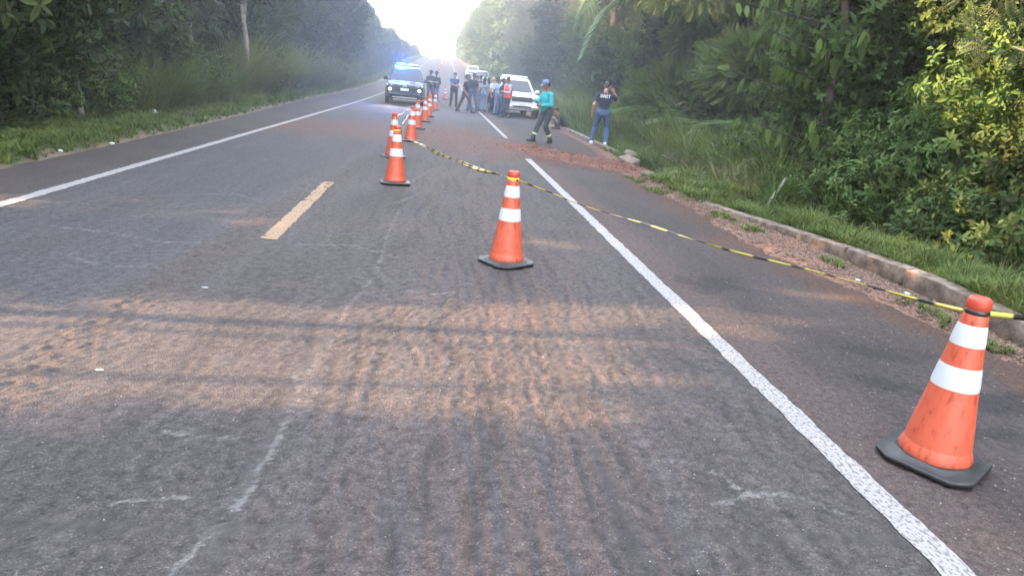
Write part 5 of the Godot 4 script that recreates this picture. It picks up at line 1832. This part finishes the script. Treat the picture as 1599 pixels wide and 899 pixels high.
	# thin pale trunks in the left forest
	for q in [[-7.0, -19.4, 5.5, "thin pale trunk standing out of the left forest near the tall grass"], [-7.6, -23.0, 6.5, "thin leaning pale trunk farther along the left forest"], [-6.9, -14.4, 2.4, "short pale trunk in the dark left thicket"]]:
		var d := thing("tree_trunk", q[3], "tree trunk", Vector3(q[0], ground_y(q[0], q[1]), q[1]))
		b = MB.new()
		limb(b, Vector3(0, -0.2, 0), Vector3(-0.25, q[2] * 0.6, 0), 0.06, 0.045, 0.1, r)
		limb(b, Vector3(-0.25, q[2] * 0.58, 0), Vector3(0.1, q[2], 0.2), 0.045, 0.02, 0.1, r)
		obj("trunk", b, M.pale_bark, d)
		b = MB.new()
		limb(b, Vector3(-0.25, q[2] * 0.6, 0), Vector3(-0.9, q[2] * 0.95, 0.3), 0.03, 0.01, 0.1, r, 5)
		obj("branch", b, M.pale_bark, d)
	# the bent clump of coarse grass with its pale broken stick
	t = thing("grass_clump", "clump of long coarse grass bent over, with dry blades at its foot", "grass clump", G.call(5.45, -10.6))
	var cl := blades(60, 1.2, 0.02, 1.3, 60, 0.25)
	var o := obj("green_blades", cl, M.leaf_green, t)
	o.rotation = Vector3(0, 0.4, -0.35)
	o = obj("dry_blades", blades(34, 0.7, 0.016, 1.7, 61, 1.0), M.leaf_green, t)
	b = MB.new()
	limb(b, Vector3(-0.3, -0.05, 0.3), Vector3(0.22, 0.52, -0.1), 0.03, 0.022, 0.02, r)
	obj("broken_stalk", b, M.pale_bark, t)

func stone(seed_: int, s: Vector3) -> ArrayMesh:
	var b := MB.new()
	b.ball(Vector3.ZERO, s, 7)
	for i in b.v.size():
		var q := b.v[i]
		b.v[i] = q * (1.0 + 0.45 * relief_noise.get_noise_3d(q.x / s.x * 1.3 + seed_ * 7.0, q.y / s.y * 1.3, q.z / s.z * 1.3))
	var m := MB.new() # hard edges
	for i in range(0, b.idx.size(), 3): m.face([b.v[b.idx[i]], b.v[b.idx[i + 2]], b.v[b.idx[i + 1]]])
	return m.mesh()

func pebbles(called: String, label: String, what: ArrayMesh, n: int, place: Callable, size: float, tone: Color, m: Material) -> void:
	var places := []
	var tints := []
	for i in n:
		var q: Vector3 = place.call()
		if q == Vector3.ZERO: continue
		var s := size * (0.4 + 1.3 * pow(rng.randf(), 2.0))
		places.append(Transform3D((Basis(Vector3.UP, rng.randf() * TAU) * Basis(Vector3.RIGHT, rng.randf() * 0.6)).scaled(Vector3.ONE * s), q))
		var t := 0.6 + 0.8 * rng.randf()
		tints.append(Color(tone.r * t, tone.g * t * (0.95 + 0.1 * rng.randf()), tone.b * t))
	var o := multi(called, what, places, tints, m, null)
	tag(o, label, "", "", "stuff")

func heap_y(x: float, z: float) -> float: # the low heap of soil across the shoulder
	var mid := lerpf(-17.4, -13.9, ss(1.2, 4.4, x))
	var wide := lerpf(1.2, 0.95, ss(2.0, 4.2, x))
	var q := absf(z - mid) / wide + 0.35 * patch_noise.get_noise_2d(x * 12.0, z * 12.0)
	var along := ss(1.1, 2.4, x) * (1.0 - ss(3.9, 4.5, x))
	return maxf(0.0, (1.0 - q)) * along * (0.15 + 0.06 * relief_noise.get_noise_2d(x * 3.5, z * 3.5) + 0.03 * relief_noise.get_noise_2d(x * 11.0, z * 11.0))

func build_soil() -> void:
	var red := tinted(0.97)
	red.heightmap_enabled = true
	red.heightmap_texture = (M.soil as StandardMaterial3D).heightmap_texture
	red.heightmap_scale = 3.0
	red.uv1_triplanar = true
	red.uv1_world_triplanar = true
	red.uv1_scale = Vector3.ONE * 2.0
	var hp := thing("soil_heap", "low heap of loose red soil dumped across the right shoulder", "soil heap", Vector3.ZERO)
	var rows := span(-12.4, -19.2, 150)
	var cols := span(0.9, 4.6, 110)
	var b := sheet(cols, rows, func(x: float, z: float) -> float: return road_y(z) + heap_y(x, z) - 0.022 + 0.008 * relief_noise.get_noise_2d(x * 9.0, z * 9.0), func(x: float, z: float) -> Color:
		var t := 1.0 + 0.4 * patch_noise.get_noise_2d(x * 25.0, z * 25.0)
		return Color(0.105 * t, 0.044 * t, 0.030 * t))
	obj("soil", b, red, hp)
	var clod := stone(3, Vector3(1, 0.75, 0.9))
	var places := []
	var tints := []
	for i in 5200:
		var x := lerpf(1.0, 4.5, rng.randf())
		var z := lerpf(-12.6, -19.0, rng.randf())
		if heap_y(x, z) < 0.015 + 0.02 * rng.randf(): continue
		var s := 0.005 + 0.018 * pow(rng.randf(), 3.0)
		places.append(Transform3D(Basis(Vector3.UP, rng.randf() * TAU).scaled(Vector3.ONE * s), Vector3(x, road_y(z) + heap_y(x, z) - 0.018, z)))
		var t := 0.6 + 0.7 * rng.randf()
		tints.append(Color(0.115 * t, 0.05 * t, 0.034 * t))
	multi("clods", clod, places, tints, tinted(0.95), hp)
	pebbles("soil_crumbs", "scattered red soil crumbs on the lane before the heap", clod, 3000, func() -> Vector3:
		var x := lerpf(-0.7, 4.3, rng.randf())
		var z := lerpf(-13.2, -24.5, rng.randf())
		return Vector3(x, road_h(clampf(x, -4, 1.97), z) + 0.002, z) if soil_on_road(x, z) > 0.25 + 0.5 * rng.randf() else Vector3.ZERO, 0.010, Color(0.16, 0.075, 0.05), tinted(0.95))
	# gravel and leaf litter between the asphalt and the kerb
	var chip := stone(5, Vector3(1, 0.6, 0.8))
	pebbles("gravel", "reddish gravel and dry litter along the foot of the kerb", chip, 14000, func() -> Vector3:
		var z := lerpf(-1.5, -13.0, rng.randf())
		var e := right_edge(z)
		var k := kerb_x(z) if z > -10.2 else e + 0.9
		var x := lerpf(e - 0.45, k, pow(rng.randf(), 0.6))
		return Vector3(x, maxf(ground_y(x, z), road_y(z) - 0.05) + 0.004, z), 0.012, Color(0.13, 0.08, 0.06), tinted(0.95))
	pebbles("gravel", "loose grit lying on the right shoulder", chip, 2500, func() -> Vector3:
		var z := -1.4 * pow(9.0, rng.randf())
		var x := lerpf(2.05, right_edge(z), rng.randf())
		return Vector3(x, road_y(z) - 0.004, z), 0.0036, Color(0.13, 0.11, 0.095), tinted(0.9))
	pebbles("gravel", "tiny loose stone chips on the lane", chip, 2500, func() -> Vector3:
		var z := -1.4 * pow(10.0, rng.randf())
		var x := lerpf(-4.1, 1.9, rng.randf())
		return Vector3(x, road_h(x, z) + 0.001, z), 0.003, Color(0.13, 0.12, 0.11), tinted(0.9))
	# weeds coming up in the gutter
	var weed := blades(9, 0.1, 0.008, 1.2, 24, 0.2)
	var at := []
	var tn := []
	for q in [[4.15, -5.0, 0.3, 40], [4.0, -8.2, 0.25, 40], [3.95, -9.0, 0.3, 50], [4.2, -6.6, 0.2, 25], [4.1, -4.2, 0.15, 15], [3.7, -11.3, 0.4, 80], [3.75, -12.6, 0.35, 70]]:
		for i in q[3]:
			var x: float = q[0] + (rng.randf() - 0.5) * q[2]
			var z: float = q[1] + (rng.randf() - 0.5) * q[2] * 2.0
			at.append(Transform3D(Basis(Vector3.UP, rng.randf() * TAU).scaled(Vector3.ONE * (0.5 + 0.8 * rng.randf())), Vector3(x, maxf(ground_y(x, z), road_y(z) - 0.03), z)))
			var t := 0.7 + 0.6 * rng.randf()
			tn.append(Color(0.10 * t, 0.13 * t, 0.04 * t))
	var w := multi("weeds", weed, at, tn, M.leaf, null)
	tag(w, "tufts of weeds in the gutter and gravel", "weeds", "", "stuff")

func build_litter() -> void:
	# broken kerb pieces at the hollow
	var i := 0
	for q in [[4.32, -15.3, 0.3, 0.2, 0.5, 0.4, "broken kerb piece lying nearest the end of the soil heap"], [4.62, -16.2, 0.24, 0.16, 0.42, 1.1, "tilted broken kerb piece beside the feet of the man on the kerb"], [4.95, -14.1, 0.34, 0.12, 0.3, 0.2, "flat slab of broken concrete in the grass beyond the hollow"], [4.15, -13.2, 0.2, 0.1, 0.3, 2.0, "small concrete lump on the near lip of the hollow"]]:
		var b := MB.new()
		b.box(Vector3.ZERO, Vector3(q[2], q[3], q[4]), Basis.IDENTITY, 0.03)
		for k in b.v.size(): b.v[k] += Vector3.ONE * 0.02 * relief_noise.get_noise_3d(b.v[k].x * 6.0 + i, b.v[k].y * 6.0, b.v[k].z * 6.0)
		var o := obj("kerb_fragment", b, M.concrete)
		o.position = Vector3(q[0], maxf(ground_y(q[0], q[1]), road_y(q[1]) - 0.1) + q[3] * 0.35, q[1])
		o.rotation = Vector3(0.2, q[5], 0.25)
		tag(o, q[6], "concrete piece", "broken kerb pieces by the washed-out hollow")
		i += 1
	var r := RandomNumberGenerator.new()
	r.seed = 5
	for q in [[4.9, -14.4, 5.35, -13.5, 0.3, "pale bent stick lying at the hollow by the kerb"], [5.4, -13.6, 6.3, -12.6, 0.2, "long dry stick on the grass slope right of the hollow"], [5.1, -15.4, 5.9, -15.9, 0.25, "short dry stick in the straw below the tall grass"]]:
		var b := MB.new()
		limb(b, Vector3(q[0], ground_y(q[0], q[1]) + q[4], q[1]), Vector3(q[2], ground_y(q[2], q[3]) + 0.1, q[3]), 0.022, 0.014, 0.12, r, 6)
		tag(obj("stick", b, M.pale_bark), q[5], "stick")
	var white := mat(Color(0.45, 0.46, 0.46), 0.5)
	white.subsurf_scatter_enabled = true
	M.plate_dull = mat(Color(0.25, 0.25, 0.25), 0.7)
	var crumple := func(s: Vector3, seed_: int, m: Material, x: float, z: float, label: String, called: String) -> void:
		var b := MB.new()
		b.ball(Vector3.ZERO, s, 16)
		for k in b.v.size(): b.v[k] *= 1.0 + 0.5 * relief_noise.get_noise_3d(b.v[k].x / s.x * 1.7 + seed_ * 5.0, b.v[k].y / s.y * 1.7, b.v[k].z / s.z * 1.7)
		var o := obj(called, b, m)
		var y := road_h(clampf(x, -4.1, 1.97), z) if x > left_edge(z) and x < right_edge(z) else ground_y(x, z)
		o.position = Vector3(x, y + s.y * 0.7, z)
		tag(o, label, "litter" if called != "plastic_bag" else "plastic bag")
	crumple.call(Vector3(0.09, 0.09, 0.08), 1, white, -6.45, -16.6, "white crumpled plastic bag in the grass on the left", "plastic_bag")
	crumple.call(Vector3(0.04, 0.02, 0.03), 2, white, -5.25, -11.8, "white scrap of litter at the left grass edge, farther one", "litter")
	crumple.call(Vector3(0.035, 0.02, 0.025), 3, white, -5.28, -10.3, "white scrap of litter at the left grass edge, nearer one", "litter")
	crumple.call(Vector3(0.05, 0.025, 0.05), 4, mat(Color(0.7, 0.65, 0.2), 0.5), 4.55, -11.2, "pale yellow scrap on the grass below the bent grass clump", "litter")
	crumple.call(Vector3(0.022, 0.012, 0.02), 5, white, 4.05, -5.9, "tiny white scrap in the gravel beside the kerb, farther one", "litter")
	crumple.call(Vector3(0.022, 0.012, 0.025), 6, white, 4.28, -5.5, "tiny white scrap in the gravel beside the kerb, nearer one", "litter")
	crumple.call(Vector3(0.02, 0.004, 0.01), 7, M.plate_dull, -1.55, -3.19, "small flat white chip on the rough joint, nearer the camera", "litter")
	crumple.call(Vector3(0.022, 0.004, 0.012), 8, M.plate_dull, -1.5, -4.55, "small flat white chip on the rough joint, farther from the camera", "litter")

func build_materials() -> void:
	relief_noise = noise(1.0, 11, FastNoiseLite.TYPE_SIMPLEX_SMOOTH)
	patch_noise = noise(0.1, 5, FastNoiseLite.TYPE_SIMPLEX_SMOOTH, 3)
	streak_noise = noise(1.0, 23, FastNoiseLite.TYPE_SIMPLEX_SMOOTH)
	grain_noise = noise(1.0, 31, FastNoiseLite.TYPE_SIMPLEX)
	var stones := noise(0.21, 3, FastNoiseLite.TYPE_CELLULAR)
	stones.cellular_return_type = FastNoiseLite.RETURN_CELL_VALUE
	var stone_tex := noise_tex(stones, 1024, [0.0, 0.08, 0.2, 0.5, 0.82, 0.9, 1.0], [Color(0.54, 0.53, 0.54), Color(0.6, 0.59, 0.6), Color(0.69, 0.68, 0.69), Color(0.72, 0.71, 0.71), Color(0.74, 0.73, 0.72), Color(0.85, 0.83, 0.81), Color(0.95, 0.92, 0.9)])
	var dome := noise(0.21, 3, FastNoiseLite.TYPE_CELLULAR)
	dome.cellular_return_type = FastNoiseLite.RETURN_DISTANCE
	var dome_tex := noise_tex(dome, 1024, [0.0, 0.45, 1.0], [1.0, 0.72, 0.0])
	var grit := noise(0.02, 8, FastNoiseLite.TYPE_SIMPLEX_SMOOTH, 4)
	var grit_tex := noise_tex(grit, 1024, [0.0, 0.35, 0.65, 1.0], [0.7, 0.88, 0.97, 1.0])
	for spec in [["asphalt", 1.0], ["asphalt_shoulder", 0.8], ["asphalt_far", 1.0]]:
		var m := tinted(0.86)
		m.albedo_texture = stone_tex
		m.uv1_triplanar = true
		m.uv1_world_triplanar = true
		m.uv1_scale = Vector3.ONE * (0.72 / spec[1])
		m.metallic_specular = 0.35
		if spec[0] != "asphalt_far":
			m.heightmap_enabled = true
			m.heightmap_texture = dome_tex
			m.heightmap_scale = 0.4 if spec[0] == "asphalt" else 0.55
		m.detail_enabled = true
		m.detail_albedo = grit_tex
		m.detail_blend_mode = BaseMaterial3D.BLEND_MODE_MUL
		m.detail_uv_layer = BaseMaterial3D.DETAIL_UV_1
		M[spec[0]] = m
	var soil := tinted(0.95)
	soil.albedo_texture = grit_tex
	soil.uv1_triplanar = true
	soil.uv1_world_triplanar = true
	soil.uv1_scale = Vector3.ONE * 1.7
	soil.heightmap_enabled = true
	soil.heightmap_texture = grit_tex
	soil.heightmap_scale = 4.0
	M.soil = soil
	var pits := noise(0.022, 17, FastNoiseLite.TYPE_SIMPLEX_SMOOTH, 3)
	var white := mat(Color(1, 1, 1), 0.7)
	white.albedo_texture = noise_tex(pits, 1024, [0.0, 0.3, 0.355, 0.45, 1.0], [Color(0.30, 0.29, 0.29), Color(0.33, 0.32, 0.31), Color(0.42, 0.40, 0.39), Color(0.485, 0.465, 0.455), Color(0.535, 0.515, 0.50)])
	white.uv1_triplanar = true
	white.uv1_world_triplanar = true
	white.uv1_scale = Vector3(2.2, 1.0, 1.3)
	M.white_paint = white
	var yellow := mat(Color(1, 1, 1), 0.75)
	yellow.albedo_texture = noise_tex(pits, 1024, [0.0, 0.4, 0.47, 0.56, 1.0], [Color(0.34, 0.32, 0.31), Color(0.38, 0.34, 0.30), Color(0.44, 0.34, 0.24), Color(0.51, 0.38, 0.235), Color(0.565, 0.42, 0.25)])
	yellow.uv1_triplanar = true
	yellow.uv1_world_triplanar = true
	yellow.uv1_scale = Vector3.ONE * 1.3
	M.yellow_paint = yellow
	var conc := mat(Color(1, 1, 1), 0.9)
	conc.albedo_texture = noise_tex(noise(0.008, 41, FastNoiseLite.TYPE_SIMPLEX_SMOOTH, 5), 512, [0.0, 0.4, 0.6, 1.0], [Color(0.27, 0.22, 0.185), Color(0.39, 0.335, 0.29), Color(0.45, 0.39, 0.34), Color(0.53, 0.475, 0.425)])
	conc.uv1_triplanar = true
	conc.uv1_world_triplanar = true
	conc.uv1_scale = Vector3.ONE * 1.1
	conc.heightmap_enabled = true
	conc.heightmap_texture = grit_tex
	conc.heightmap_scale = 1.5
	M.concrete = conc
	M.leaf = tinted(0.6)
	M.leaf.backlight_enabled = true
	M.leaf.backlight = Color(0.6, 0.62, 0.3)
	M.leaf.metallic_specular = 0.18
	M.bark = bark(Color(0.11, 0.085, 0.065), 1)
	M.pale_bark = bark(Color(0.30, 0.27, 0.22), 2)
	M.dark_bark = bark(Color(0.06, 0.05, 0.04), 3)

func bark(c: Color, s: int) -> StandardMaterial3D:
	var m := mat(c, 0.95)
	m.albedo_texture = noise_tex(noise(0.02, 60 + s, FastNoiseLite.TYPE_SIMPLEX_SMOOTH, 4), 256, [0.0, 0.5, 1.0], [0.55, 0.85, 1.0])
	m.uv1_triplanar = true
	m.uv1_scale = Vector3(2.5, 0.8, 2.5)
	return m

func build_mist() -> void: # a bank of morning mist lies over the road from the vehicles to the crest
	for q in [[-10.0, -66.0, 0.0032], [-26.0, -60.0, 0.0012]]:
		var f := FogVolume.new()
		f.name = "mist_bank"
		f.shape = RenderingServer.FOG_VOLUME_SHAPE_BOX
		f.size = Vector3(130.0, 34.0, q[0] - q[1])
		var m := FogMaterial.new()
		m.albedo = Color(0.96, 0.98, 1.0)
		m.density = q[2]
		f.material = m
		f.set_meta("kind", "stuff")
		add_child(f, true)
		f.position = Vector3(0, 12.0, (q[0] + q[1]) * 0.5)

func _ready() -> void:
	rng.seed = 7
	# camera: held at 1.5 m, tipped down and leaning to the left
	var cam := Camera3D.new()
	cam.name = "camera"
	add_child(cam)
	cam.transform = Transform3D(Basis(Vector3(0.991094, 0.091851, 0.096411), Vector3(-0.059799, 0.953911, -0.294072), Vector3(-0.118978, 0.285688, 0.950908)).orthonormalized(), Vector3(0, 1.5, 0))
	cam.fov = 45.77
	cam.near = 0.05
	cam.far = 2000.0
	cam.current = true
	# daylight: bright hazy sky, low warm sun over the trees on the left
	var env := Environment.new()
	env.background_mode = Environment.BG_SKY
	var sky := ProceduralSkyMaterial.new()
	sky.sky_top_color = Color(0.78, 0.83, 0.9)
	sky.sky_horizon_color = Color(1.0, 0.97, 0.92)
	sky.sky_curve = 0.22
	sky.sky_energy_multiplier = 1.1
	sky.ground_bottom_color = Color(0.2, 0.2, 0.2)
	sky.ground_horizon_color = Color(0.7, 0.7, 0.7)
	sky.sun_angle_max = 12.0
	sky.sun_curve = 0.2
	env.sky = Sky.new()
	env.sky.sky_material = sky
	env.tonemap_mode = Environment.TONE_MAPPER_LINEAR
	env.tonemap_exposure = 7.4
	env.fog_enabled = true
	env.fog_density = 0.0007
	env.volumetric_fog_enabled = true
	env.volumetric_fog_density = 0.0
	env.fog_light_color = Color(0.98, 0.99, 1.0)
	env.sdfgi_enabled = true
	env.ssao_enabled = true
	env.ssil_enabled = true
	var we := WorldEnvironment.new()
	we.name = "environment"
	we.environment = env
	add_child(we)
	var sun := DirectionalLight3D.new()
	sun.name = "sun"
	sun.light_color = Color(1.0, 0.82, 0.63)
	sun.light_energy = 1.5
	sun.light_angular_distance = 0.7
	sun.shadow_enabled = true
	add_child(sun)
	var e := deg_to_rad(20.0)
	var a := deg_to_rad(3.0)
	sun.basis = Basis.looking_at(Vector3(cos(e) * cos(a), -sin(e), -cos(e) * sin(a)), Vector3.UP)

	build_materials()
	build_ground()
	build_markings()
	build_kerb()
	build_forest()
	build_verges()
	build_soil()
	build_mist()
	build_cones()
	build_vehicles()
	build_people()
	build_litter()
